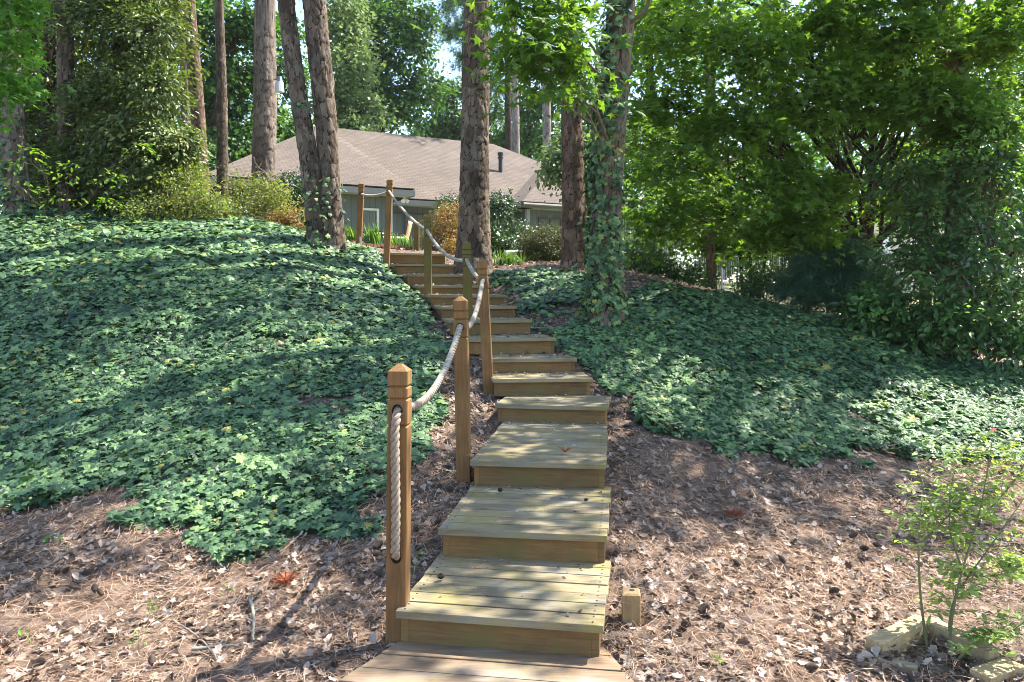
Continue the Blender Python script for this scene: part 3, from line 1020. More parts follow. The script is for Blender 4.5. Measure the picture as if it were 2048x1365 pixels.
u0, _ = hu(W(748, 428, 25.2))
window(u0, 7.69, 3.55, 4.35, .62)
uB, _ = hu(W(852, 430, 29))
window(1.0, 5.16, 2.6, 4.55, 1.7, frame='dark_frame', mull=True)
window(3.6, 5.16, 3.1, 4.4, 1.2, frame='dark_frame', mull=True)
for du in (1.5, 3.2):
    window(0, 0, 3.2, 4.5, 1.0, frame='dark_frame', base=(QC + du * HE - .5 * HN) * [1, 1, 0], mull=True)
mb = MB()   # corner boards
for P in (hp(-.5, 7.69, 0), (QC + .5 * HE - .5 * HN) * [1, 1, 0]):
    mb = MB()
    mb.box(P + [0, 0, (wz0 + wz1) / 2], (.14, .14, wz1 - wz0), ax=np.array([HE, HN, [0, 0, 1.]]))
    mb.build('corner_board', MAT['trim'], house)
mb = MB()   # gutter and downspout on the right wing
ga, gb = QC + HN * .06 - [0, 0, .08], QC + 6 * HE + HN * .06 - [0, 0, .08]
mb.tube([ga, gb], .06, 8)
mb.tube([QC - HE * .06 - 2 * HN - [0, 0, .08], QC - HE * .06 - [0, 0, .08]], .06, 8)
mb.build('gutter', MAT['fascia'], house)
mb = MB()
q0 = QC - HE * .05 - HN * .9
mb.tube([q0 - [0, 0, .1], q0 - [0, 0, .35], q0 + HE * .2 - [0, 0, .6], q0 + HE * .46 - [0, 0, .75], q0 + HE * .48 - [0, 0, 2.4]], .05, 8)
mb.build('downspout', MAT['trim'], house, smooth=True)
pv = W(1001, 343, 33.4)
uv_, qv_ = hu(pv)
zr = 8.43 - qv_ * (8.43 - ZE) / ME
pv = hp(uv_, qv_, zr)
mb = MB()
mb.tube([pv - [0, 0, .1], pv + [0, 0, .78]], .085, 12)
mb.tube([pv + [0, 0, .6], pv + [0, 0, .64]], .125, 12)
mb.tube([pv + [0, 0, .72], pv + [0, 0, .84]], .12, 12)
vp = mb.build('vent_pipe', MAT['black'], house)
mb = MB(); mb.box(pv + [0, 0, .1], (.42, .42, .05)); mb.build('flashing', MAT['steel'], vp)
mb = MB()
fl = E2 - .25 * HN - .25 * HE - [0, 0, .28]
mb.tube([fl, fl + [0, 0, .08]], .04, 8)
mb.tube([fl, fl + HN * .1 + HE * .1 - [0, 0, .1]], [.03, .07], 8)
mb.tube([fl, fl + HN * .12 - HE * .08 - [0, 0, .1]], [.03, .07], 8)
mb.build('eave_lamp', MAT['white'], house)

# deck in front of the house with its rail, chairs and table
DZ = 2.62
dk = empty('deck', hp(-2, 9.6, DZ), 'low timber deck with white rail in front of the grey house', 'deck')
mb = MB()
for k in range(22):
    mb.box(hp(-2.4, 7.8 + k * .145, DZ - .02), (6.6, .138, .04), ax=np.array([HE, HN, [0, 0, 1.]]))
mb.build('deck_boards', MAT['deckr'], dk)
mb = MB()
rails = [hp(-5.6, 10.95, DZ), hp(.9, 10.95, DZ), hp(.9, 7.8, DZ)]
for a, b in ((rails[0], rails[0] + HE * 4.4), (rails[0] + HE * 5.6, rails[1]), (rails[1], rails[2])):
    mb.tube([a + [0, 0, .62], b + [0, 0, .62]], .03, 6)
    mb.tube([a + [0, 0, .1], b + [0, 0, .1]], .02, 6)
    nn = max(2, int(np.linalg.norm(b - a) / .9) + 1)
    for t in np.linspace(0, 1, nn): mb.tube([a * (1 - t) + b * t, a * (1 - t) + b * t + [0, 0, .62]], .028, 6)
mb.build('rail', MAT['white'], dk)


def patio_chair(c, rz, label):
    o = empty('patio_chair', c, label, 'chair', 'sling chairs on the deck', rz)
    mb = MB()
    for s in (-1, 1):
        x = s * .27
        mb.tube(smooth_path([(x, .3, 0), (x, .28, .4), (x, .22, .43), (x, -.22, .4), (x, -.3, .6), (x, -.38, 1.0)], 20), .014, 6)
        mb.tube([(x, -.36, 0), (x, -.2, .4)], .014, 6)
        mb.tube(smooth_path([(x, .28, .4), (x, .27, .62), (x, -.31, .64)], 10), .014, 6)
    mb.tube([(-.27, -.38, 1.0), (.27, -.38, 1.0)], .014, 6)
    mb.build('frame', MAT['dark_frame'], o, local=True, smooth=True)
    pth = smooth_path([(0, .23, .43), (0, -.2, .4), (0, -.29, .6), (0, -.38, .98)], 14)
    v = np.vstack([np.c_[np.full(14, -.26), pth[:, 1:]], np.c_[np.full(14, .26), pth[:, 1:]]])
    f = [[i, i + 1, i + 15, i + 14] for i in range(13)]
    s_ = mesh_obj('sling', v, np.array(f), MAT['sling'], o, {'rnd': np.zeros(28)}, True, True)
    md = s_.modifiers.new('t', 'SOLIDIFY'); md.thickness = .008
    return o


yawH = math.atan2(HE[1], HE[0])
def cpos(px, d): return np.array([(px - CX) * d / F, d, DZ])
patio_chair(cpos(704, 21.6), math.radians(-75), 'tan sling patio chair at the table left of the topmost rail posts')
patio_chair(cpos(793, 21.6), math.radians(85), 'tan sling patio chair just right of the tall corner rail post')
tb = empty('patio_table', cpos(752, 21.9), 'round glass topped patio table between the two sling chairs', 'table')
mb = MB(); mb.tube([cpos(752, 21.9) + [0, 0, .68], cpos(752, 21.9) + [0, 0, .71]], .5, 24); mb.build('table_top', MAT['glass'], tb)
for k in range(4):
    a = k * math.pi / 2 + .6
    q = cpos(752, 21.9) + np.array([math.cos(a) * .36, math.sin(a) * .36, 0])
    mb = MB(); mb.tube([q, q * [1, 1, 0] + [0, 0, DZ + .68]], .018, 6); mb.build('leg', MAT['dark_frame'], tb)

# brick edging, pipe rail
be = empty('brick_edging', W(770, 500, 15.0), 'low red brick edging in front of the sword leaved plants', 'edging')
a, b = W(716, 492, 14.9), W(826, 500, 15.7)
for nm, k0 in (('brick_course', 0), ):
    mb = MB()
    d = norm((b - a) * [1, 1, 0]); nrm = np.array([d[1], -d[0], 0])
    n_b = 16
    for row in range(4):
        for k in range(n_b):
            t = (k + .5 * (row % 2)) / n_b
            c = a * (1 - t) + b * t
            mb.box(c + [0, 0, -.18 + row * .068], (np.linalg.norm(b - a) / n_b - .01, .1 + random.uniform(-.004, .004), .058), ax=np.array([d, nrm, [0, 0, 1.]]), rnd=random.random())
    mb.build(nm, MAT['brick'], be)
pr_ = W(1040, 520, 15.2)
gz0 = g1(pr_[0], 15.2)
hr = empty('hand_rail', (pr_[0], 15.2, gz0), 'pale grey metal hand rail among the plants left of the clipped bush', 'rail')
mb = MB()
ra, rb = W(1014, 505, 15.2), W(1062, 505, 15.6)
mb.tube(smooth_path([ra - [0, 0, .06], ra, ra + .5 * (rb - ra), rb], 12), .038, 8)
mb.build('top_rail', MAT['white'], hr, smooth=True)
for t in (.25, .9):
    q = ra * (1 - t) + rb * t
    mb = MB(); mb.tube([q * [1, 1, 0] + [0, 0, gz0 - .2], q], .028, 8); mb.build('leg', MAT['white'], hr)

# ------------------------------------------------------------------ trees
def voronoi(s, z, ncol, R0, h, seed):
    cw = 2 * math.pi * R0 / ncol
    u, v = s / cw, z / h
    i0, j0 = np.floor(u).astype(int), np.floor(v).astype(int)
    f1 = np.full(s.shape, 9.); f2 = np.full(s.shape, 9.); idr = np.zeros(s.shape); dy = np.zeros(s.shape)
    for di in (-1, 0, 1):
        for dj in (-2, -1, 0, 1, 2):
            i, j = i0 + di, j0 + dj
            im = np.mod(i, ncol)
            jx, jy = hash2(im, j, seed), hash2(im, j, seed + 5)
            ddx = i + .15 + .7 * jx - u
            ddy = j + .1 + .8 * jy - v
            dd = np.sqrt(ddx ** 2 + ddy ** 2)
            cl = dd < f1
            f2 = np.where(cl, f1, np.minimum(f2, dd))
            idr = np.where(cl, hash2(im, j, seed + 9), idr)
            dy = np.where(cl, ddy, dy)
            f1 = np.where(cl, dd, f1)
    return f2 - f1, idr, dy


def trunk_mesh(path, cw=.07, ch=.13, disp=.014, n=72, fine=.03, zfine=9.0, seed=1, flare=0.0, lumps=.05):
    p = smooth_path(path, 400)
    s = np.concatenate([[0], np.cumsum(np.linalg.norm(np.diff(p[:, :3], axis=0), axis=1))])
    sl = [0.0]
    while sl[-1] < s[-1]:
        z = np.interp(sl[-1], s, p[:, 2])
        sl.append(sl[-1] + (fine if z < zfine else .35))
    sl = np.array(sl)
    q = np.stack([np.interp(sl, s, p[:, k]) for k in range(4)], -1)
    t, u, w = frames(q[:, :3])
    a = np.arange(n) * 2 * math.pi / n
    R0 = float(np.median(q[:, 3]))
    ncol = max(5, int(round(2 * math.pi * R0 / cw)))
    A, S = np.meshgrid(a, sl)
    wob = .7 * vnoise(A * R0 * 22, S * 16, seed) - .35 + .3 * (vnoise(A * R0 * 60, S * 45, seed + 1) - .5)
    wo2 = .7 * vnoise(A * R0 * 22 + 50, S * 16, seed + 4) - .35 + .3 * (vnoise(A * R0 * 60 + 9, S * 45, seed + 6) - .5)
    edge, idr, dy = voronoi(np.mod(A + wob * cw * .7 / R0, 2 * math.pi) * R0, S + wo2 * ch * .55, ncol, R0, ch, seed)
    nc2 = max(4, int(round(ncol / 1.8)))
    e2, id2, dy2 = voronoi(np.mod(A + wob * cw * .9 / R0, 2 * math.pi) * R0, S + wo2 * ch * .7, nc2, R0, ch * 1.6, seed + 31)
    big = vnoise(A * 2.3, S * 1.3, seed + 8) > .48
    edge, idr, dy = np.where(big, e2 * 1.25, edge), np.where(big, id2, idr), np.where(big, dy2, dy)
    crack = np.clip((edge - .02) / .2, 0, 1)
    crack = crack * crack * (3 - 2 * crack)
    r = q[:, 3][:, None] * (1 + lumps * (vnoise(np.cos(A) * 1.7 + 9, S * .7 + np.sin(A) * 1.7, seed + 2) - .5))
    if flare:
        r = r * (1 + flare * np.exp(-S / .35) * (1 + .35 * np.sin(A * 5 + seed)))
    r = r + disp * .6 * (crack - .6) + disp * .9 * (idr - .5) * crack + disp * .55 * dy * crack + (vnoise(A * R0 * 45, S * 28, seed) - .5) * disp * .35
    v = q[:, None, :3] + r[..., None] * (np.cos(A)[..., None] * u[:, None, :] + np.sin(A)[..., None] * w[:, None, :])
    nr = len(sl)
    i = np.arange(nr - 1)[:, None] * n
    j = np.arange(n)[None, :]
    k = (j + 1) % n
    f = np.stack([i + j, i + k, i + n + k, i + n + j], -1).reshape(-1, 4)
    return v.reshape(-1, 3), f, {'rnd': (idr * .8 + .2 * vnoise(A * 2, S * 2, 8)).ravel(), 'crack': crack.ravel()}, (q, t, u, w)


def tpath(rows, d, ztop, lean=(0, 0), rtop=.1, dd=0.0):
    """rows (px, row, width px) at distance d, carried on above the frame to ztop"""
    P = [np.append(W(x, y, d), w * d / F / 2) for x, y, w in rows]
    b = P[0].copy()
    gb = g1(b[0], b[1]) - .25
    if b[2] > gb + .1:
        b2 = b.copy(); b2[2] = gb; b2[3] = b[3] * 1.12
        n_ = max(1, int((b[2] - gb) / .8))
        P = [b2 + (b - b2) * i / n_ for i in range(n_)] + P
    t = P[-1]
    n_ = max(2, int((ztop - t[2]) / 3))
    sl = (t - P[-2]) / max(t[2] - P[-2][2], .1)
    for i in range(1, n_ + 1):
        k = i / n_
        h = (ztop - t[2]) * k
        P.append(np.array([t[0] + lean[0] * h + sl[0] * h * .5, t[1] + lean[1] * h, t[2] + h, t[3] * (1 - k) + rtop * k]))
    return np.array(P)


def join(parts):
    v, f, at, n = [], [], {'rnd': [], 'crack': []}, 0
    for (vv, ff, aa) in parts:
        v.append(vv); f.append(ff + n); n += len(vv)
        for k in at: at[k].append(aa.get(k, np.ones(len(vv))))
    return np.vstack(v), np.vstack(f), {k: np.concatenate(x) for k, x in at.items()}


def simple_tube(pts, r, n=6, rnd=.4):
    v, f = tube(pts, r, n)
    return v, f, {'rnd': np.full(len(v), rnd) + RNG.uniform(-.2, .2, len(v)), 'crack': np.full(len(v), .9)}


def limb(a, b, r0, r1, sag=.0, m=9, rng=RNG, wig=.06):
    a, b = np.asarray(a, float), np.asarray(b, float)
    t = np.linspace(0, 1, m)[:, None]
    ln = np.linalg.norm(b - a)
    p = a * (1 - t) + b * t
    p[:, 2] += sag * ln * 4 * (t * (1 - t))[:, 0]
    k = rng.normal(size=(m, 3)) * wig * ln * .35
    k[0] = k[-1] = 0
    p += k
    return p, np.linspace(r0, r1, m)


def lobe(px, py, d, rpx, dep=None, flat=.75):
    c = W(px, py, d)
    r = rpx * d / F
    return c, np.array([r, r if dep is None else dep, r * flat])


def foliage(lobes, tpl, leaf, n_spray, n_leaf, spray_r, flat=.2, droop=.25, tilt=.55, outward=.45, seed=1, shell=2.2, up=1.0, var=.35, keep=None, hole=.0):
    """returns Leaves and the spray centres per lobe. Sprays are flattish fans of leaves spread through each lobe."""
    rng = np.random.default_rng(seed)
    LV = Leaves()
    cents = []
    for li, (c, rad) in enumerate(lobes):
        ns = n_spray if np.isscalar(n_spray) else n_spray[li]
        ns = int(ns)
        d = norm(rng.normal(size=(ns, 3)))
        r = rng.uniform(0, 1, (ns, 1)) ** (1 / shell)
        P = c + d * r * rad
        if keep is not None:
            k = keep(P); P, d = P[k], d[k]; ns = len(P)
        if not ns: cents.append(P); continue
        sn = norm(d * outward + np.array([0, 0, up]) + rng.normal(size=d.shape) * .25)      # spray normal
        cents.append(P)
        sr = spray_r * rng.uniform(.65, 1.3, ns)
        nl = rng.poisson(n_leaf, ns)
        idx = np.repeat(np.arange(ns), nl)
        m = len(idx)
        g = rng.normal(size=(m, 3)) * np.array([.55, .55, flat])
        R = frames_for(sn, d * [1, 1, .3], rng)
        g[:, 1] = np.abs(g[:, 1]) * 1.1 - .25
        q = np.einsum('nij,nj->ni', R[idx], g * sr[idx, None])
        q[:, 2] -= droop * (np.hypot(g[:, 0], g[:, 1]) ** 1.5) * sr[idx]
        pos = P[idx] + q
        nr = norm(sn[idx] + rng.normal(size=(m, 3)) * tilt)
        sb = rng.uniform(0, 1, ns)
        rnd = np.clip(sb[idx] * (var) + rng.uniform(0, 1, m) * (1 - var), 0, 1)
        LV.add(tpl, pos, nr, leaf * rng.uniform(.6, 1.25, m), rnd, norm(q + d[idx] * .2 + 1e-6), rng)
    return LV, cents


def make_tree(name, label, cat, base, trunks, lobes, bark, leafm, fol, group=None, trunk_kw=None, twig_r=.005, limb_r=.035, twigs=True, seed=1, crown_name='crown', twig_n=None, limbs=True):
    """trunks: list of (x,y,z,r) paths; fol: keyword arguments of foliage"""
    rng = np.random.default_rng(seed)
    root = empty(name, base, label, cat, group)
    parts = []
    for i, tp in enumerate(trunks):
        kw = dict(seed=seed + i * 3)
        kw.update(trunk_kw or {})
        v, f, at, _ = trunk_mesh(tp, **kw)
        parts.append((v, f, at))
    if lobes:
        LV, cents = foliage(lobes, seed=seed, **fol)
        allp = np.vstack(trunks)
        fine = np.vstack([smooth_path(t, 60) for t in trunks])
        if limbs:
            for (c, rad), P in zip(lobes, cents):
                if not len(P): continue
                hd = np.hypot(fine[:, 0] - c[0], fine[:, 1] - c[1])
                sc = np.abs(fine[:, 2] - (c[2] - .45 * hd)) + .35 * hd
                s0 = fine[np.argmin(sc)]
                rr = min(s0[3] * .6, limb_r * (1 + np.linalg.norm(c - s0[:3]) * .25))
                lp, lr = limb(s0[:3], c, rr, rr * .35, .1, 10, rng)
                parts.append(simple_tube(lp, lr, 7))
                if twigs:
                    for P_ in (P if twig_n is None else P[:twig_n]):
                        k = rng.integers(4, 10)
                        tp_, tr_ = limb(lp[k], P_, min(lr[k] * .6, twig_r * 2.2), twig_r * .5, .08, 5, rng, .1)
                        parts.append(simple_tube(tp_, tr_, 4))
        LV.build(crown_name, leafm, root)
    if parts:
        v, f, at = join(parts)
        mesh_obj('trunk', v, f, bark, root, at, True)
    return root


def trunk_ivy(root, geo, mask, n, size, seed, mat='ivy', off=.02, zmax=9):
    q, t, u, w = geo
    rng = np.random.default_rng(seed)
    k = rng.integers(0, len(q), n * 3)
    a = rng.uniform(0, 6.283, n * 3)
    z = q[k, 2]
    m = (rng.uniform(0, 1, n * 3) < mask(a, z, q[k, :3], u[k] * np.cos(a)[:, None] + w[k] * np.sin(a)[:, None])) & (z < zmax)
    k, a = k[m][:n], a[m][:n]
    nr = u[k] * np.cos(a)[:, None] + w[k] * np.sin(a)[:, None]
    o = rng.exponential(off * 1.6, (len(k), 1)) + off
    pos = q[k, :3] + nr * (q[k, 3][:, None] + o) + rng.normal(size=(len(k), 3)) * .02
    LV = Leaves()
    LV.add(L_IVY, pos, norm(nr + [0, 0, .5] + rng.normal(size=nr.shape) * .4), size * rng.uniform(.6, 1.3, len(k)), rng.uniform(0, 1, len(k)) ** .8, np.tile([0, 0, -1.], (len(k), 1)), rng)
    # hanging stems
    return LV.build('ivy', MAT[mat], root)


def pine_crown(p, n, spread, zr, seed):
    """lobes of a pine crown around its upper stem"""
    rng = np.random.default_rng(seed)
    t = p[-1]
    out = []
    for i in range(n):
        a = rng.uniform(0, 6.283)
        k = rng.uniform(.25, 1)
        z = t[2] - zr * (1 - k) + .5
        r = spread * (1.15 - .75 * k) * rng.uniform(.55, 1)
        fr = np.interp(z, p[:, 2], np.arange(len(p)))
        i0 = int(min(fr, len(p) - 2)); c = p[i0] + (p[i0 + 1] - p[i0]) * (fr - i0)
        out.append((np.array([c[0] + math.cos(a) * r, c[1] + math.sin(a) * r, z + .15 * r]), np.array([1.0, 1.0, .5])))
    return out


PINE_FOL = dict(tpl=L_TUFT_F, leaf=.3, n_spray=11, n_leaf=7, spray_r=.4, flat=.5, droop=.1, tilt=.6, outward=.6)


def pine(label, d, rows, ztop, bark, seed, spread=3.2, n_l=14, zr=5, lean=(0, 0), kw=None, name='pine_tree', group='tall pine trees'):
    tp = tpath(rows, d, ztop, lean)
    k = dict(cw=.06, ch=.15, disp=.016, n=84, fine=.028, zfine=7.5, flare=.18)
    k.update(kw or {})
    base = tp[0][:3].copy(); base[2] += .25
    r = make_tree(name, label, 'tree', base, [tp], pine_crown(tp, n_l, spread, zr, seed), bark, MAT['needle'], PINE_FOL, group, k, seed=seed, twig_r=.012, limb_r=.05)
    return r, tp


# --- pine in the middle
pine('stout plated pine trunk in the middle, right beside the upper treads', 13.3,
     [(946, 560, 80), (947, 500, 68), (948, 420, 60), (950, 250, 55), (955, 0, 50)], 19, MAT['pine'], 11, kw=dict(n=110, fine=.022))
# --- twin pine on the left bank
def twin():
    a = tpath([(638, 530, 50), (636, 470, 43), (620, 330, 37), (595, 180, 34), (572, 0, 33)], 13.0, 18, (-.03, 0))
    b = tpath([(664, 530, 58), (662, 470, 51), (657, 330, 40), (646, 180, 43), (629, 0, 45)], 13.1, 19, (0, 0))
    base = (a[0][:3] + b[0][:3]) / 2
    base[2] += .25
    lb = pine_crown(a, 8, 3.0, 5, 21) + pine_crown(b, 8, 3.0, 5, 22)
    kw = dict(cw=.06, ch=.15, disp=.017, n=90, fine=.026, zfine=7.2, flare=.15)
    r = make_tree('pine_tree', 'twin trunked pine with ivy climbing its fused base on the left bank', 'tree', base, [a, b], lb, MAT['pine'], MAT['needle'], PINE_FOL, 'tall pine trees', kw, seed=23, twig_r=.012, limb_r=.05)
    for tp, s in ((a, 5), (b, 6)):
        geo = trunk_mesh(tp, n=12, fine=.03, seed=23)[3]
        z0 = base[2]
        trunk_ivy(r, geo, lambda A, z, p, n_: np.clip(1.1 - (z - z0) / 1.4, 0, 1) * (vnoise(A * 2.2, z * 2.6, s) > .38) * .8 + .35 * (z < z0 + 2.6) * (vnoise(A * 2.5, z * 2, s + 3) > .72), 480, .075, 30 + s)


twin()
pine('reddish plated pine trunk standing behind the ivy clad tree to its left', 13.3,
     [(1148, 560, 52), (1147, 520, 47), (1147, 400, 45), (1142, 200, 40), (1136, 60, 36), (1130, -100, 32)], 17, MAT['pine_red'], 31, kw=dict(n=84, cw=.05, ch=.1, disp=.012), spread=2, n_l=7)
# --- floodlight pine
rE, tE = pine('broad sunlit pine trunk with a floodlight fixed to it, left of the twin pine', 18,
     [(527, 420, 48), (528, 330, 46), (530, 180, 44), (530, 0, 40)], 22, MAT['pine_grey'], 41, kw=dict(cw=.06, ch=.15, n=72))
p = W(559, 172, 17.75)
o = empty('floodlight', p, 'white floodlight hanging on the right side of the broad pine trunk', 'lamp')
mb = MB(); mb.tube([p + [0, 0, -.14], p + [0, 0, .08]], [.105, .085], 14); mb.build('lamp_shade', MAT['white'], o)
mb = MB(); mb.tube([p + [0, 0, .08], p + [0, 0, .2]], [.07, .055], 12); mb.tube([p + [0, 0, .16], p + [-.14, .1, .16]], .02, 6); mb.build('housing', MAT['steel'], o)
pine('slim straight pine trunk between the red trunk and the floodlight trunk', 18, [(445, 420, 23), (444, 200, 20), (438, 0, 17)], 20, MAT['pine'], 43, kw=dict(cw=.05, ch=.1, disp=.009, n=48), n_l=8)
pine('sunlit reddish pine trunk beside the big evergreen on the left', 19, [(402, 380, 32), (397, 250, 27), (385, 100, 27), (377, 0, 25)], 21, MAT['pine_red'], 45, kw=dict(cw=.06, ch=.11, disp=.01, n=60), n_l=8)
pine('dark slim pine trunk half hidden behind the sunlit red trunk', 21.5, [(374, 330, 18), (368, 100, 17), (364, 0, 16)], 20, MAT['pine'], 47, kw=dict(n=40, disp=.008), n_l=6)
rA, tA = pine('ivy footed pine trunk at the far left edge', 14, [(36, 430, 48), (30, 330, 44), (22, 200, 41), (15, 0, 38)], 19, MAT['pine_grey'], 49, kw=dict(n=60))
gA = trunk_mesh(tA, n=12, fine=.03, seed=49)[3]
trunk_ivy(rA, gA, lambda A, z, p, n_: np.clip(1.15 - (z - 2.9) / 1.6, 0, 1) * (vnoise(A * 2, z * 2, 3) > .25) + .3 * (vnoise(A * 2, z * 2, 5) > .7) * (z < 5), 800, .08, 50)
pine('pine trunk showing dimly through the big evergreen', 15.3, [(135, 400, 34), (132, 150, 31), (128, 0, 29)], 20, MAT['pine'], 53, kw=dict(n=48), n_l=6)

# --- ivy clad tree right of the stairs
def ivy_tree():
    tp = tpath([(1213, 660, 70), (1213, 600, 62), (1211, 480, 60), (1219, 300, 57), (1236, 100, 55), (1243, 0, 54)], 10, 15, (.02, .02))
    base = tp[0][:3].copy(); base[2] += .25
    low = [lobe(1045, 25, 8.6, 42), lobe(1105, 85, 8.3, 46), lobe(1115, 20, 8.4, 40), lobe(1135, 165, 8.5, 22), lobe(1075, -60, 8.5, 60), lobe(1035, 105, 8.3, 26), lobe(1120, 130, 8.6, 26)]
    low += [(np.array(c), np.array([1.15, 1.15, .6])) for c in ((3.4, 7.1, 6.6), (1.0, 7.0, 7.6), (4.4, 12.5, 9.6), (1.6, 7.0, 8.8), (-.4, 7.6, 9.0), (.4, 6.6, 9.4), (-1.2, 9.6, 8.6), (.6, 12.5, 11.5), (2.0, 13, 12.5), (-1.0, 12, 12), (1.0, 11.2, 11.6), (3.6, 12.6, 10.4), (2.2, 12.6, 10.4), (5.2, 11.5, 11.2))]  # added lobes out of view, placed to shade the stairs and left bank
    lobes = low + [(np.array([tp[-1][0] + dx, tp[-1][1] + dy, z]), np.array([1.7, 1.7, .9])) for dx, dy, z in
             ((-1.5, -1, 13), (1.5, 1, 14), (-2.2, 1.5, 15), (.6, -2.2, 15.5), (2.6, -.6, 12), (-.5, 2.6, 13.2), (-3.2, -1.2, 14), (-2, -3.2, 12.5))]
    r = make_tree('ivy_clad_tree', 'furrowed trunk wrapped in climbing ivy right of the stairs, bright star leaves hanging beside it', 'tree', base, [tp], lobes, MAT['furrow'], MAT['star'],
                  dict(tpl=L_STAR, leaf=.12, n_spray=[8, 13, 8, 3, 11, 4, 5] + [28] * 14 + [26] * 8, n_leaf=26, spray_r=.42, flat=.14, droop=.3, tilt=.42, outward=.35, shell=1.8), None, dict(cw=.035, ch=.3, disp=.016, n=120, fine=.03, zfine=6.5, flare=.12), seed=61, twig_r=.006, limb_r=.014)
    geo = trunk_mesh(tp, n=12, fine=.03, seed=61)[3]

    def mask(A, z, p, n_):
        side = -n_[:, 0] * .8 - n_[:, 1] * .55
        hi = np.clip((z - 1.2) / 3.4, 0, 1)
        return np.clip((side + .7 - .6 * hi + .3 * (z < 2.4)) * 1.1, 0, 1) * (vnoise(A * 3, z * 2.2, 12) > .3)
    trunk_ivy(r, geo, mask, 3000,   .075, 62, off=.018, zmax=6.5)


ivy_tree()

# ------------------------------------------------------------------ crowns that fill the left, the back and the right
def stem(rows, d, ztop, rtop=.03, lean=(0, 0)):
    return tpath(rows, d, ztop, lean, rtop)


def base_of(tp):
    b = tp[0][:3].copy(); b[2] += .25
    return b


TK = dict(cw=.06, ch=.25, disp=.01, n=28, fine=.08, zfine=7)

# big evergreens on the left
FOL_H = dict(tpl=L_OVAL, leaf=.11, n_leaf=64, spray_r=.4, flat=.16, droop=.45, tilt=.45, outward=.7, shell=4, up=1.0)
tp = stem([(250, 420, 26), (245, 250, 22), (235, 60, 18)], 15.5, 9)
lb = [lobe(300, 60, 15, 70), lobe(230, 40, 15.3, 80), lobe(310, 170, 14.8, 60), lobe(260, 150, 15.4, 80), lobe(330, 270, 14.6, 55), lobe(275, 260, 14.9, 70),
      lobe(240, 330, 14.9, 60), lobe(300, 345, 14.5, 50), lobe(335, 320, 14.9, 42), lobe(260, -80, 15.4, 110), lobe(240, -240, 15.4, 100), lobe(290, -20, 15.2, 60), lobe(180, 20, 15.6, 80), lobe(190, 200, 15.4, 70), lobe(170, 320, 15.2, 60), lobe(320, 390, 14.6, 40)]
make_tree('evergreen_tree', 'big sunlit glossy evergreen reaching the ground left of the red pine trunk', 'tree', base_of(tp), [tp], lb, MAT['dark_bark'], MAT['holly'],
          dict(FOL_H, n_spray=34), None, TK, seed=71)
tp = stem([(90, 430, 30), (95, 250, 26), (100, 60, 20)], 16.2, 9)
lb = [lobe(80, 50, 16.6, 80), lobe(190, 130, 16.8, 60), lobe(60, 160, 16.4, 80), lobe(180, 250, 16.6, 75), lobe(75, 300, 16.2, 70), lobe(180, 360, 16, 55), lobe(110, 380, 15.8, 50),
      lobe(20, 60, 16.8, 80), lobe(90, -90, 16.4, 120), lobe(210, 395, 15.6, 40), lobe(-40, 250, 16.5, 90), lobe(130, 210, 17.4, 90), lobe(-20, -60, 16.5, 120), lobe(60, 230, 17.5, 90)]
make_tree('evergreen_tree', 'dark shaded evergreen behind the ivy footed pine at the left edge', 'tree', base_of(tp), [tp], lb, MAT['dark_bark'], MAT['holly'],
          dict(FOL_H, n_spray=32), None, TK, seed=72)
tp = stem([(-60, 420, 16), (-40, 250, 14), (-20, 120, 10)], 11.5, 5.5)
lb = [lobe(25, 60, 11.5, 48), lobe(10, 120, 11.3, 45), lobe(45, 20, 11.8, 40), lobe(-40, 30, 11.5, 70), lobe(30, 165, 11.4, 30), lobe(-30, 180, 11.5, 60), lobe(5, -40, 11.5, 60)]
make_tree('maple_sapling', 'bright green maple branches reaching in at the upper left corner', 'tree', base_of(tp), [tp], lb, MAT['tan_bark'], MAT['bright'],
          dict(tpl=L_STAR, leaf=.12, n_spray=15, n_leaf=13, spray_r=.3, flat=.2), None, TK, seed=73)

# understorey shrubs
def shrub(name, label, cat, px, row, d, blobs, mat, fol, group=None, seed=1, stems=5, bark='twig', sr=.012):
    """blobs: (px, row, d, radius px)"""
    gx_, gy_ = (px - CX) * d / F, d
    base = np.array([gx_, gy_, g1(gx_, gy_)])
    lobes = [lobe(*b) for b in blobs]
    root = empty(name, base, label, cat, group)
    LV, cents = foliage(lobes, seed=seed, **fol)
    rng = np.random.default_rng(seed + 500)
    parts = []
    for (c, rad), P in zip(lobes, cents):
        a = base + np.array([rng.normal() * .08, rng.normal() * .08, -.1])
        lp, lr = limb(a, c, sr, sr * .6, .06, 8, rng, .12)
        parts.append(simple_tube(lp, lr, 6))
        for P_ in P[:stems * 3]:
            k = rng.integers(3, 8)
            t_, r_ = limb(lp[k], P_, sr * .5, sr * .2, .05, 5, rng, .1)
            parts.append(simple_tube(t_, r_, 4))
    v, f, at = join(parts)
    mesh_obj('stems', v, f, MAT[bark], root, at, True)
    LV.build('foliage', MAT[mat], root)
    return root


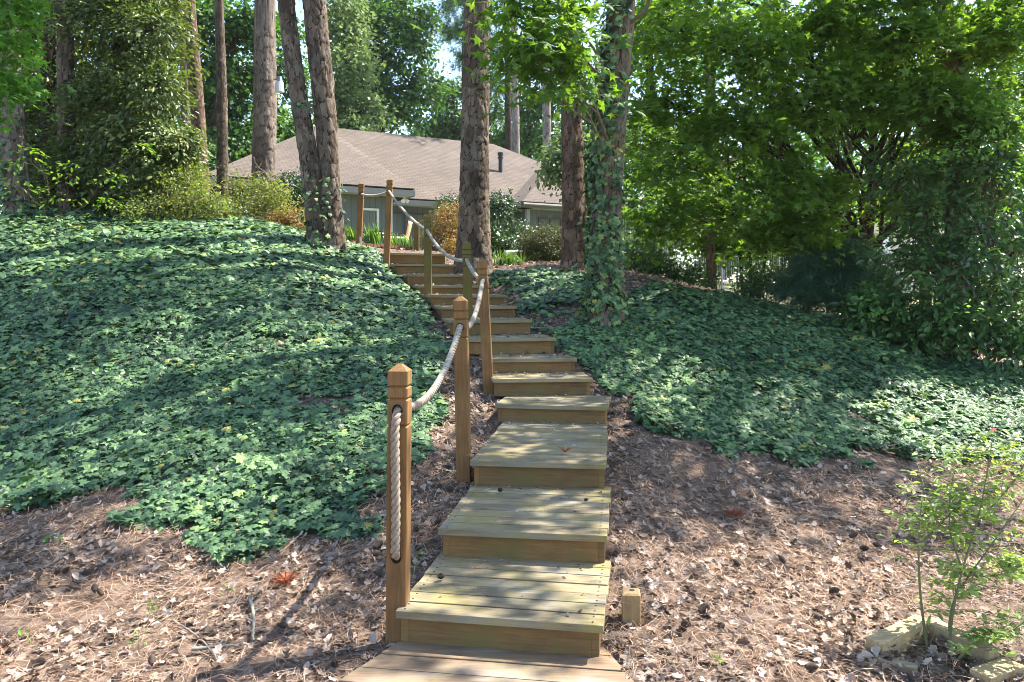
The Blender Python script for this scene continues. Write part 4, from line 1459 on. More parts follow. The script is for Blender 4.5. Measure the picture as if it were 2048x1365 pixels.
FS = dict(tpl=L_OVAL, leaf=.05, n_spray=46, n_leaf=34, spray_r=.16, flat=.5, droop=.0, tilt=.6, outward=1.0, shell=3.5)
FAZ = dict(FS, leaf=.06, n_spray=26, n_leaf=26, spray_r=.22, flat=.35, outward=.6, shell=1.7, var=.6)
shrub('azalea_bush', 'pale yellow green azalea in the sun below the floodlight pine', 'shrub', 490, 440, 16, [(470, 405, 15.6, 42), (525, 398, 15.4, 46), (565, 420, 15.4, 36), (495, 430, 15.2, 42), (530, 372, 15.6, 28), (485, 368, 15.6, 30), (550, 390, 15.5, 30), (445, 425, 15.2, 26), (590, 435, 15.2, 20)], 'azalea', FAZ, seed=81)
shrub('azalea_bush', 'loose yellow green azalea at the foot of the red pine trunk', 'shrub', 365, 430, 13.9, [(345, 395, 13.9, 42), (395, 385, 14.0, 42), (300, 415, 13.7, 34), (380, 418, 13.7, 40), (425, 410, 13.8, 32), (375, 355, 14.2, 24), (330, 365, 14.2, 26), (270, 425, 13.6, 22)], 'azalea', FAZ, seed=82)
shrub('azalea_bush', 'small russet tinged azalea left of the twin pine base', 'shrub', 590, 440, 15, [(585, 440, 15, 24), (560, 445, 15, 22)], 'azalea_red', dict(FS, n_spray=30), seed=83)
shrub('camellia_bush', 'dark glossy bush between the yellow azalea and the twin pine', 'shrub', 575, 420, 18, [(575, 395, 18, 38), (590, 370, 18, 30), (610, 405, 18, 30)], 'camellia', dict(FS, leaf=.07), seed=84)
shrub('azalea_bush', 'orange and green azalea between the rail posts and the middle pine', 'shrub', 890, 500, 16.5, [(890, 450, 16.5, 34), (905, 425, 16.7, 26), (880, 480, 16.3, 30), (918, 470, 16.3, 26), (912, 500, 15.8, 22)], 'azalea_red', FS, seed=85)
shrub('camellia_bush', 'tall glossy bush with pale shine just right of the middle pine', 'shrub', 985, 510, 17.5, [(985, 430, 17.5, 34), (975, 470, 17.2, 36), (1000, 405, 17.6, 22), (1005, 490, 17, 30), (960, 500, 16.8, 30)], 'camellia', dict(FS, leaf=.075, n_leaf=26), seed=86)
shrub('camellia_bush', 'rounded pale leaved bush between the tall glossy bush and the clipped bush', 'shrub', 1030, 500, 17.5, [(1030, 470, 17.5, 26), (1045, 485, 17.3, 24), (1015, 495, 17.2, 24)], 'camellia', dict(FS, leaf=.065, n_leaf=30), seed=186)
shrub('camellia_bush', 'green bush behind the middle pine below the house roof', 'shrub', 920, 470, 19, [(905, 410, 19, 28), (925, 440, 19, 30)], 'camellia', dict(FS, leaf=.065), seed=87)
shrub('clipped_bush', 'rounded brown green clipped bush left of the red pine trunk', 'shrub', 1088, 535, 15, [(1088, 495, 15, 40), (1070, 480, 15, 30), (1110, 478, 15.1, 32), (1065, 512, 14.9, 28), (1112, 510, 14.9, 32)], 'box_l', dict(FS, leaf=.035, n_spray=110, n_leaf=44, spray_r=.11, shell=8), seed=88)
shrub('dark_bush', 'dark bush in deep shade right of the ivy clad tree', 'shrub', 1285, 555, 14.5, [(1285, 520, 14.5, 38), (1265, 490, 14.8, 34), (1310, 530, 14.3, 25)], 'laurel', dict(FS, leaf=.06), seed=89)
shrub('dark_bush', 'low dark bush at the top of the right bank beside the thin trunks', 'shrub', 1390, 575, 14, [(1390, 560, 14, 32), (1360, 550, 14.4, 28)], 'laurel', dict(FS, leaf=.06), seed=90)
shrub('dark_bush', 'dark twiggy bush in front of the mesh fence on the right', 'shrub', 1525, 600, 13.2, [(1540, 565, 13.2, 34), (1520, 545, 13.4, 30), (1500, 575, 13.3, 22)], 'laurel', dict(FS, leaf=.055, n_spray=30), seed=91)
FJ = dict(tpl=L_TUFT_F, leaf=.17, n_spray=46, n_leaf=15, spray_r=.36, flat=.14, droop=.15, tilt=.4, outward=.5, shell=3)
shrub('juniper_bush', 'wide flat topped dark blue green juniper at the right edge of the bank', 'shrub', 1680, 620, 12.3, [(1640, 540, 12.3, 50), (1700, 535, 12.4, 60), (1660, 580, 12.1, 50), (1730, 570, 12.2, 45), (1690, 515, 12.6, 50), (1615, 570, 12.2, 35)], 'juniper', FJ, seed=92, bark='bare', sr=.03)
FL = dict(tpl=L_OVAL, leaf=.115, n_spray=30, n_leaf=24, spray_r=.34, flat=.2, droop=.25, tilt=.5, outward=.7, shell=2.6, var=.6)
shrub('laurel_bush', 'large dark glossy laurel filling the right edge beside the ivy', 'shrub', 1960, 700, 10.6,
      [(1950, 330, 10.75, 80), (2040, 300, 10.65, 90), (1880, 420, 10.75, 80), (1990, 450, 10.45, 90), (1830, 502, 10.75, 70), (1920, 542, 10.35, 85), (2040, 542, 10.15, 90), (1960, 642, 10.05, 60), (2050, 672, 9.85, 55), (1870, 622, 10.35, 50), (1820, 330, 11.15, 70), (1960, 200, 10.95, 60)],
      'laurel', FL, seed=93, sr=.02)
shrub('laurel_bush', 'lower laurel with pale young leaf tips between the juniper and the big laurel', 'shrub', 1790, 670, 10.6,
      [(1760, 592, 10.75, 45), (1800, 632, 10.55, 45), (1735, 622, 10.85, 32), (1840, 672, 10.35, 40)], 'laurel', dict(FL, n_spray=26), seed=94, sr=.014)
def tips(parent_label, pts, seed):
    LV = Leaves()
    rng = np.random.default_rng(seed)
    for (px, py, d, r, n) in pts:
        c, rad = lobe(px, py, d, r, flat=.5)
        P = c + rng.normal(size=(n, 3)) * rad * .5
        LV.add(L_OVAL, P, norm(rng.normal(size=(n, 3)) * .5 + [0, 0, 1]), .075 * rng.uniform(.7, 1.2, n), rng.uniform(0, 1, n), None, rng)
    o = bpy.data.objects
    root = next(x for x in o if x.get('label') == parent_label)
    LV.build('young_leaves', MAT['laurel_tip'], root)
tips('large dark glossy laurel filling the right edge beside the ivy', [(1960, 205, 10.1, 45, 52), (2010, 215, 10, 45, 58), (1870, 320, 10, 35, 58), (1920, 300, 9.9, 40, 52), (1985, 270, 9.9, 50, 52), (2030, 350, 9.9, 40, 26), (1970, 490, 9.7, 60, 18), (1930, 620, 9.5, 60, 18)], 7)
tips('lower laurel with pale young leaf tips between the juniper and the big laurel', [(1720, 600, 10.1, 30, 20), (1770, 620, 10, 40, 26), (1720, 635, 10.1, 30, 15)], 8)

# sweetgum with star leaves on the right: trunk of several stems
st1 = stem([(1735, 600, 26), (1733, 500, 25), (1742, 400, 15), (1745, 240, 13), (1742, 120, 12), (1738, 0, 10)], 14.5, 11)
st2 = stem([(1735, 505, 17), (1790, 440, 14), (1830, 330, 12), (1850, 150, 11), (1880, 0, 10)], 14.5, 10)
st2 = st2[-(len(st2) - 0):]
k0 = np.argmin(np.abs(st2[:, 2] - W(0, 500, 14.5)[2]))
st2 = st2[k0:]
FSG = dict(tpl=L_STAR, leaf=.115, n_leaf=27, spray_r=.42, flat=.14, droop=.3, tilt=.42, outward=.35, shell=1.8, n_spray=30)
lb = [lobe(1360, 60, 11, 110), lobe(1330, 200, 11.6, 95), lobe(1480, 110, 10.5, 110), lobe(1470, 250, 11, 95), lobe(1360, 330, 12.3, 90), lobe(1600, 210, 11, 110), lobe(1590, 80, 11, 110), lobe(1710, 70, 12, 85),
      lobe(1550, 350, 11.5, 90), lobe(1440, 420, 12.5, 85), lobe(1330, 420, 13.2, 60), lobe(1610, 430, 12, 60), lobe(1830, 130, 12.5, 80), lobe(1560, 455, 12.6, 70), lobe(1960, 60, 12, 100), lobe(1810, 60, 10.4, 70), lobe(1990, 70, 10.4, 60), lobe(1800, 395, 13.6, 38), lobe(1850, 340, 13.6, 45), lobe(1650, 370, 12.8, 40), lobe(1860, 190, 10.5, 60), lobe(1780, 170, 11, 75), lobe(1700, 170, 11.5, 70), lobe(2040, 10, 10.6, 70), lobe(1690, 10, 11, 90), lobe(1950, 240, 10.8, 60), lobe(1860, -30, 10.6, 80), lobe(1830, 300, 14.5, 50),
      lobe(1310, 30, 13, 70), lobe(1290, 270, 14, 60), lobe(1500, 10, 12, 110), lobe(1920, 330, 13, 80), lobe(2040, 160, 12.5, 90)]
make_tree('sweetgum_tree', 'large star leaved tree with dark forked stems filling the upper right', 'tree', base_of(st1), [st1, st2], lb, MAT['dark_bark'], MAT['star'], FSG, None, TK, seed=101, limb_r=.02)
# second sweetgum with unseen high lobes, added above the frame to shade the stairs
st3 = stem([(1905, 640, 40), (1912, 400, 36), (1915, 150, 34), (1900, 60, 26)], 11.2, 10.5)
br1 = np.vstack([st3[3:5, :], ]) if False else None
hi = []
rr = np.random.default_rng(3)
for (x, y, z) in ((4.6, 7.8, 6.6), (5.6, 8.2, 7.6), (7.4, 9.2, 7.8), (5.2, 8.6, 8.4), (4.6, 6.9, 7.8), (6.6, 8.0, 7.0), (5.2, 11.5, 9.4), (7.6, 10, 8.6), (5.8, 10.8, 9.2), (6.8, 11.8, 8.4)):
    hi.append((np.array([x, y, z]), np.array([1.15, 1.15, .6])))
nsp = [30] * len(hi)
make_tree('sweetgum_tree', 'forked brown trunk at the right with high unseen star leaved branches added for shade', 'tree', base_of(st3),
          [st3, np.array([np.append(W(1915, 150, 11.2), .11), np.append(W(1960, 60, 11), .08), np.append(W(2030, -40, 10.8), .06), [8.2, 9.5, 9, .03]]),
           np.array([np.append(W(1912, 170, 11.2), .1), np.append(W(1860, 60, 11), .07), np.append(W(1800, -60, 10.6), .06), [5.4, 9.5, 8.4, .03]])],
          hi, MAT['tan_bark'], MAT['star'], dict(FSG, n_spray=nsp, leaf=.12, n_leaf=26), None, TK, seed=103, limb_r=.012)

# thin trunks and understorey on the right
tp = stem([(1425, 590, 20), (1422, 500, 18), (1427, 430, 16), (1420, 300, 14)], 14, 7.5)
lb = [lobe(1400, 380, 14.5, 70), lobe(1450, 330, 15, 80), lobe(1380, 460, 14.6, 55), lobe(1470, 470, 14.6, 45)]
make_tree('small_tree', 'slim leaning trunk with leafy crown at the top of the right bank', 'tree', base_of(tp), [tp], lb, MAT['tan_bark'], MAT['star'], dict(FSG, n_spray=20), None, dict(TK, n=20), seed=111)
tps = [stem([(1505, 600, 8), (1500, 520, 7), (1492, 420, 6)], 14.2, 5), stem([(1518, 600, 7), (1530, 520, 6), (1545, 430, 5)], 14.2, 5), stem([(1485, 595, 7), (1480, 500, 6), (1465, 420, 5)], 14.2, 5)]
lb = [lobe(1500, 440, 14.5, 50), lobe(1540, 480, 14.4, 35), lobe(1460, 500, 14.4, 30)]
make_tree('small_tree', 'cluster of thin stems in front of the mesh fence', 'tree', base_of(tps[0]), tps, lb, MAT['dark_bark'], MAT['bright'], dict(FSG, n_spray=9, leaf=.09), None, dict(TK, n=12, disp=.003), seed=113)

# fence far right
fn = empty('mesh_fence', (4.6, 19.0, g1(4.6, 19)), 'thin wire mesh fence behind the bushes at the top of the right bank', 'fence')
fx = np.linspace(2.2, 8.0, 6)
tops = []
for x in fx:
    y = 17.6 - .15 * (x - 2)
    z = g1(x, y)
    mb = MB(); mb.tube([(x, y, z - .3), (x, y, z + 1.25)], .03, 8); mb.build('post', MAT['steel'], fn)
    tops.append((x, y, z))
mb = MB()
for (a, b) in zip(tops[:-1], tops[1:]):
    a, b = np.array(a), np.array(b)
    n_ = 24
    for t in np.linspace(0, 1, n_, endpoint=False):
        q = a * (1 - t) + b * t
        mb.tube([q + [0, 0, .05], q + [0, 0, 1.2]], .005, 3, cap=False)
    for hz in np.arange(.05, 1.25, .1):
        mb.tube([a + [0, 0, hz], b + [0, 0, hz]], .005, 3, cap=False)
mb.build('wire_mesh', MAT['steel'], fn)

# house far off on the right
dh = empty('distant_house', W(1800, 530, 62), 'pale distant house glimpsed through the leaves on the right', 'house')
c = W(1800, 520, 62)
mb = MB()
wall(mb, c + [-4, 0, 0], c + [5, 1, 0], c[2] - 3, c[2] + 2.2, HN)
wall(mb, c + [5, 1, 0], c + [5, 8, 0], c[2] - 3, c[2] + 2.2, HN)
mb.build('wall', plain('pale_siding', (.62, .58, .5), .7), dh)
mb = MB()
facet(mb, [c + [-4.5, -.6, 2.0], c + [5.5, .4, 2.0], c + [5.5, 4.5, 4.2], c + [-4.5, 4.5, 4.2]], (1, 0, 0))
rf = mb.build('roof', MAT['shingle'], dh)
for dx in (-1.3, 1.6):
    mb = MB(); mb.box(c + [dx, .2 + .1 * dx, 1.0], (1.3, .3, 1.5)); w_ = mb.build('window', MAT['white'], dh)
    mb = MB(); mb.box(c + [dx, .0 + .1 * dx, 1.0], (1.05, .2, 1.25)); mb.build('pane', MAT['glass'], w_)

# ------------------------------------------------------------------ woods beyond
FB = dict(tpl=L_FAR, leaf=.3, n_leaf=46, spray_r=.85, flat=.3, droop=.25, tilt=.55, outward=.7, shell=3, up=.8, n_spray=26)


def back_tree(label, d, rows, ztop, blobs, mat, seed, name='deciduous_tree', bark='dark_bark', fol=None, group='trees beyond the house'):
    tp = stem(rows, d, ztop, .05)
    lb = [lobe(*b) if len(b) == 4 else (np.array(b[:3]), np.array(b[3:6])) for b in blobs]
    return make_tree(name, label, 'tree', base_of(tp), [tp], lb, MAT[bark], MAT[mat], dict(FB, **(fol or {})), group, dict(n=16, fine=.3, zfine=9, disp=.02, cw=.15, ch=.4), seed=seed, twig_r=.015, limb_r=.09)


back_tree('broad green tree standing behind the roof ridge with open sky to its right', 46, [(760, 300, 22), (758, 200, 18), (760, 90, 12)], 15,
          [(760, 60, 46, 65), (710, 110, 46, 45), (810, 100, 46, 50), (840, 170, 46, 42), (745, 160, 46, 45), (700, 200, 46, 40), (800, 215, 46, 45), (780, -30, 46, 60), (720, 20, 45, 45), (830, 40, 46, 40)], 'wood_far', 121)
back_tree('pale leafy tree leaning in over the left end of the house roof', 38, [(690, 330, 12), (692, 200, 10)], 13,
          [(690, 60, 38, 40), (700, 130, 37, 42), (680, 200, 37, 40), (725, 220, 37, 30), (672, 0, 38, 45), (705, 260, 36, 24)], 'pale', 122, fol=dict(leaf=.24))
back_tree('green tree with dark curved limbs between the red pine and the floodlight pine', 30, [(425, 430, 16), (420, 300, 14), (440, 180, 12), (470, 80, 10)], 12,
          [(440, 60, 30, 50), (500, 50, 30, 50), (420, 140, 30, 45), (480, 140, 31, 50), (500, 220, 31, 45), (420, 240, 31, 40), (470, 290, 30, 45), (570, 250, 33, 40), (570, 150, 34, 50), (560, 60, 34, 50), (430, 330, 29, 35), (580, 320, 36, 40), (400, 20, 30, 50), (520, 310, 30, 35)], 'wood_far', 123, fol=dict(leaf=.22, spray_r=.7))
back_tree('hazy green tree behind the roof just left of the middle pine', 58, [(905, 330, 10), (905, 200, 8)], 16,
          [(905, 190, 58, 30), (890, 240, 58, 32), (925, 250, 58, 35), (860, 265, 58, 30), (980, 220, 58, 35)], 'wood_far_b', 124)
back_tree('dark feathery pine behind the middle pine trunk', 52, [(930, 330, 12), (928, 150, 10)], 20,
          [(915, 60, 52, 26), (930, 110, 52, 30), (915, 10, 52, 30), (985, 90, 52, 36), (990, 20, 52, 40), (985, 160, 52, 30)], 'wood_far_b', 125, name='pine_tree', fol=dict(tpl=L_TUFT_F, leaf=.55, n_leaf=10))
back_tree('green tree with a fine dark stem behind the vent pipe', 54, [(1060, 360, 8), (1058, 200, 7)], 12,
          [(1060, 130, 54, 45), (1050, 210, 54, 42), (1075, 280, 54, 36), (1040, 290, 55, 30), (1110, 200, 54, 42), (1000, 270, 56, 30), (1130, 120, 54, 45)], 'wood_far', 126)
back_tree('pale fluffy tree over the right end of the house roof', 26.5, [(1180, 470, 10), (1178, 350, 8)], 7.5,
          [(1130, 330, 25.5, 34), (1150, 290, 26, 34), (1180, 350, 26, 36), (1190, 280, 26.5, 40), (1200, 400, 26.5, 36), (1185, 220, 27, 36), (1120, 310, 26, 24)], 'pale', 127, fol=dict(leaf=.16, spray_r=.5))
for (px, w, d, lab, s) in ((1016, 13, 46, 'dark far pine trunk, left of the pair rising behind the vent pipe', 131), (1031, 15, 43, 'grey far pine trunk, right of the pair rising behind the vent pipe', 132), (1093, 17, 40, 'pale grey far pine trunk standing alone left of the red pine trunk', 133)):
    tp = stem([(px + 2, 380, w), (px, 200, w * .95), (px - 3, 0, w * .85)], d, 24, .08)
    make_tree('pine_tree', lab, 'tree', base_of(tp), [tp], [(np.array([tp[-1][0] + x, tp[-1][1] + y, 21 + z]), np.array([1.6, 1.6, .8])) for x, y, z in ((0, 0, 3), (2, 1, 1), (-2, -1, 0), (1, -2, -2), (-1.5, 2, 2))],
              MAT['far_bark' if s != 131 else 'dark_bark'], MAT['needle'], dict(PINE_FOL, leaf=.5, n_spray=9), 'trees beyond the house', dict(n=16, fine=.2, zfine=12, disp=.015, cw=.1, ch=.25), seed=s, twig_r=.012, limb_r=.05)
# right hand woods beyond the fence
RW = [(1300, 24, 'wood_far', 'leafy tree in the woods directly right of the ivy clad tree', [(1300, 100, 24, 60), (1270, 230, 24, 55), (1300, 330, 24, 55), (1270, 420, 23, 45), (1330, 10, 24, 60)]),
      (1420, 27, 'bright', 'sunlit leafy tree in the woods behind the slim leaning trunk', [(1420, 120, 27, 70), (1400, 240, 27, 60), (1440, 350, 27, 60), (1400, 440, 26, 45), (1440, 20, 27, 70)]),
      (1560, 25, 'wood_far', 'leafy tree in the woods behind the thin stems and mesh fence', [(1560, 60, 25, 70), (1540, 200, 25, 65), (1580, 320, 25, 60), (1540, 420, 25, 50), (1590, 480, 24, 40)]),
      (1690, 30, 'bright', 'sunlit tree seen between the dark forked stems', [(1690, 120, 30, 75), (1670, 260, 30, 70), (1720, 360, 30, 65), (1650, 440, 29, 45), (1700, 10, 30, 80), (1790, 400, 30, 50)]),
      (1850, 24, 'wood_far', 'tree behind the big laurel at the right', [(1850, 60, 24, 80), (1880, 200, 24, 75), (1830, 330, 24, 70), (1910, 400, 23, 60), (1870, 520, 22, 50)]),
      (2010, 21, 'wood_far', 'tree beyond the right edge behind the forked brown trunk', [(2010, 60, 21, 90), (2040, 220, 21, 80), (1990, 380, 21, 70), (2060, 480, 20, 70), (2000, 580, 19, 55)])]
for i, (px, d, mt, lab, bl) in enumerate(RW):
    back_tree(lab, d, [(px, 600, 22), (px + 6, 300, 18), (px - 4, 60, 14)], 13, bl, mt, 140 + i, fol=dict(leaf=.19, spray_r=.62, n_spray=22, n_leaf=40), group='trees in the right hand woods')
# left woods behind the evergreens
for i, (px, d, lab) in enumerate(((60, 27, 'tree behind the dark shaded evergreen at the left'), (230, 29, 'tree filling the gap behind the big sunlit evergreen'), (340, 33, 'tree behind the dark slim pine trunk'))):
    back_tree(lab, d, [(px, 430, 20), (px, 200, 16)], 12, [(px, 60, d, 70), (px + 40, 180, d, 60), (px - 40, 200, d, 60), (px, 320, d, 60), (px + 10, -60, d, 80)], 'wood_far', 150 + i, fol=dict(leaf=.22, spray_r=.7, n_spray=22), group='trees in the left hand woods')

# the far-off wood that closes the view
def far_wood():
    LV = Leaves()
    rng = np.random.default_rng(160)
    lobes = []
    for px in range(-150, 2300, 45):
        for row in (260, 320, 385, 450, 510):
            d = 75 + rng.uniform(-10, 14)
            if 650 < px < 1000 and row < 280: continue
            if 1560 < px < 1720 and rng.uniform() < .35 and row > 300: continue
            lobes.append(lobe(px + rng.uniform(-20, 20), row + rng.uniform(-20, 20), d, 42))
    LVs, _ = foliage(lobes, L_FAR, .55, 12, 22, 1.5, seed=161, shell=3, outward=.7)
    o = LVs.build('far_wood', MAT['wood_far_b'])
    tag(o, kind='stuff')


far_wood()

shrub('arching_shrub', 'arching sprays of larger light green leaves in front of the dark evergreen at the left', 'shrub', 130, 430, 13.2,
      [(60, 300, 12.8, 34), (140, 335, 12.8, 34), (120, 385, 12.6, 30), (225, 350, 13, 28), (210, 405, 12.8, 30), (30, 370, 12.6, 40), (270, 300, 13.4, 24)], 'star', dict(tpl=L_OVAL, leaf=.09, n_spray=4, n_leaf=10, spray_r=.24, flat=.12, droop=.4, tilt=.35, outward=.4, shell=2), seed=401, sr=.004)
p0 = np.array([W(545, 440, 16.2)[0], 16.2, g1(W(545, 440, 16.2)[0], 16.2)])
mb = MB()
rg = np.random.default_rng(402)
for k in range(9):
    e = W(rg.uniform(465, 580), rg.uniform(285, 370), rg.uniform(15.8, 16.6))
    lp, lr = limb(p0, e, .011, .004, .05, 12, rg, .12)
    mb.tube(lp, lr, 5)
    for j in range(4):
        i_ = rg.integers(5, 11)
        lp2, lr2 = limb(lp[i_], lp[i_] + norm(rg.normal(size=3) + [0, 0, .3]) * rg.uniform(.15, .4), .005, .002, .05, 6, rg, .15)
        mb.tube(lp2, lr2, 4)
tag(mb.build('bare_shrub', MAT['bare'], None), 'bare pale twigs of a leafless shrub in front of the floodlight pine', 'shrub')

# ------------------------------------------------------------------ ground cover
def poly_ground(px_pts): return np.array([on_ground(x, y)[:2] for x, y in px_pts])


def inside(P, poly):
    x, y = P[:, 0], P[:, 1]
    r = np.zeros(len(P), bool)
    j = len(poly) - 1
    for i in range(len(poly)):
        xi, yi = poly[i]; xj, yj = poly[j]
        c = ((yi > y) != (yj > y)) & (x < (xj - xi) * (y - yi) / (yj - yi + 1e-12) + xi)
        r ^= c
        j = i
    return r


def stairs_dist(P):
    """distance from the middle line of the stairs, in half widths"""
    line = np.array([c[:2] for c, _, _ in STEP_P])
    line = np.vstack([line[0] - [.3, 2.5], line])
    best = np.full(len(P), 9.)
    for a, b in zip(line[:-1], line[1:]):
        d = b - a
        t = np.clip(((P - a) @ d) / (d @ d), 0, 1)
        best = np.minimum(best, np.linalg.norm(P - a - t[:, None] * d, axis=1))
    return best


IVY_L = poly_ground([(-60, 1005), (60, 1040), (120, 1005), (185, 985), (235, 995), (300, 1060), (360, 1065), (450, 1110), (520, 1130), (560, 1085), (640, 1085), (715, 1070), (745, 1000), (800, 945),
                     (850, 890), (890, 830), (880, 760), (900, 690), (860, 620), (830, 585), (790, 560), (745, 510), (700, 492)])
IVY_L = np.vstack([IVY_L, [(-3.0, 13.4), (-4.2, 14.3), (-12, 15), (-14, 8)]])
IVY_R = poly_ground([(1055, 640), (1115, 690), (1160, 735), (1195, 775), (1235, 790), (1300, 815), (1235, 850), (1290, 872), (1380, 900), (1440, 890), (1500, 915), (1600, 955), (1650, 925), (1760, 915), (1900, 925), (2070, 905), (2250, 900)])
IVY_R = np.vstack([IVY_R, [(9, 8.5), (7.2, 9.6), (5.5, 10.8), (4.3, 11.6), (3.2, 12.0), (2.1, 12.1), (1.5, 11.0), (.9, 10.2), (.5, 9.7)]])
IVY_P = poly_ground([(985, 560), (1060, 640), (1180, 640), (1190, 560), (1080, 540)])


def ivy(name, poly, n, seed, thin=0.0, edge=.35):
    rng = np.random.default_rng(seed)
    lo, hi_ = poly.min(0), poly.max(0)
    P = rng.uniform(lo, hi_, (n, 2))
    J = P + np.stack([vnoise(P[:, 0] * 2.2, P[:, 1] * 2.2, 21) - .5, vnoise(P[:, 0] * 2.2, P[:, 1] * 2.2, 22) - .5], -1) * edge * 1.3 \
        + np.stack([vnoise(P[:, 0] * 7, P[:, 1] * 7, 23) - .5, vnoise(P[:, 0] * 7, P[:, 1] * 7, 24) - .5], -1) * edge * .8
    k = inside(J, poly) & (stairs_dist(P) > .6) & (np.abs(P[:, 0]) < P[:, 1] * .72 + 1.2)
    dens = vnoise(P[:, 0] * 3.1, P[:, 1] * 3.1, 25) * .6 + vnoise(P[:, 0] * 1.1, P[:, 1] * 1.1, 26) * .4
    k &= dens > (.25 + thin + .22 * (rng.uniform(0, 1, n) - .5))
    d = P[:, 1]
    keep = np.clip((7.5 / np.maximum(d, 4)) ** 1.1, 0, 1.0)
    k &= rng.uniform(0, 1, n) < keep
    P = P[k]
    z = gz(P[:, 0], P[:, 1])
    nr = gn(P[:, 0], P[:, 1])
    m = len(P)
    mound = vnoise(P[:, 0] * 1.7, P[:, 1] * 1.7, 27) ** 2 * .14 + vnoise(P[:, 0] * 6, P[:, 1] * 6, 28) * .08
    h = rng.uniform(.1, 1, m) * (.025 + mound * .8)
    pos = np.c_[P, z + h]
    size = np.clip(.073 * (P[:, 1] / 6.5) ** .35, .068, .095) * rng.uniform(.4, 1.35, m) * (.8 + .4 * vnoise(P[:, 0] * 1.5, P[:, 1] * 1.5, 29))
    rnd = np.clip(rng.uniform(0, 1, m) * .9 + .22 * (vnoise(P[:, 0] * 2, P[:, 1] * 2, 30) - .5) + (rng.uniform(0, 1, m) > .93) * .25, 0, 1)
    nl = norm(nr + np.array([0.05, -.25, .45]) + rng.normal(size=(m, 3)) * .4)
    LV = Leaves()
    near = P[:, 1] < 10.5
    dn = np.tile([0, -.6, -.3], (m, 1))
    LV.add(L_IVY, pos[near], nl[near], size[near], rnd[near], dn[near] + rng.normal(size=(near.sum(), 3)) * .7, rng)
    LV.add(L_IVY_S, pos[~near], nl[~near], size[~near] * 1.05, rnd[~near], dn[~near] + rng.normal(size=((~near).sum(), 3)) * .7, rng)
    print(name, m)
    return tag(LV.build(name, MAT['ivy']), kind='stuff')


ivy('ivy_ground_cover', IVY_L, 270000, 201)
ivy('ivy_ground_cover', IVY_R, 170000, 202)
ivy('ivy_ground_cover', IVY_P, 7000, 203, thin=.12)


def in_steps(P, m=.0):
    r = np.zeros(len(P), bool)
    for n, (c, w, yw) in enumerate(STEP_P):
        nx_ = STEP_P[n + 1][0] if n + 1 < len(STEP_P) else c + np.array([-.5, 1.5, 0])
        dep = np.hypot(*(nx_ - c)[:2]) + .1
        q = P - c[:2]
        u = q[:, 0] * math.cos(yw) + q[:, 1] * math.sin(yw)
        v = -q[:, 0] * math.sin(yw) + q[:, 1] * math.cos(yw)
        r |= (np.abs(u) < w / 2 + .02 - m) & (v > -.03 + m) & (v < dep)
    y = P[:, 1] + P[:, 0] * math.tan(math.radians(9))
    r |= (y < 3.92) & (P[:, 0] > -.54 - (3.79 - y) * .5 + m) & (P[:, 0] < .46 + (3.79 - y) * .3 - m)
    return r


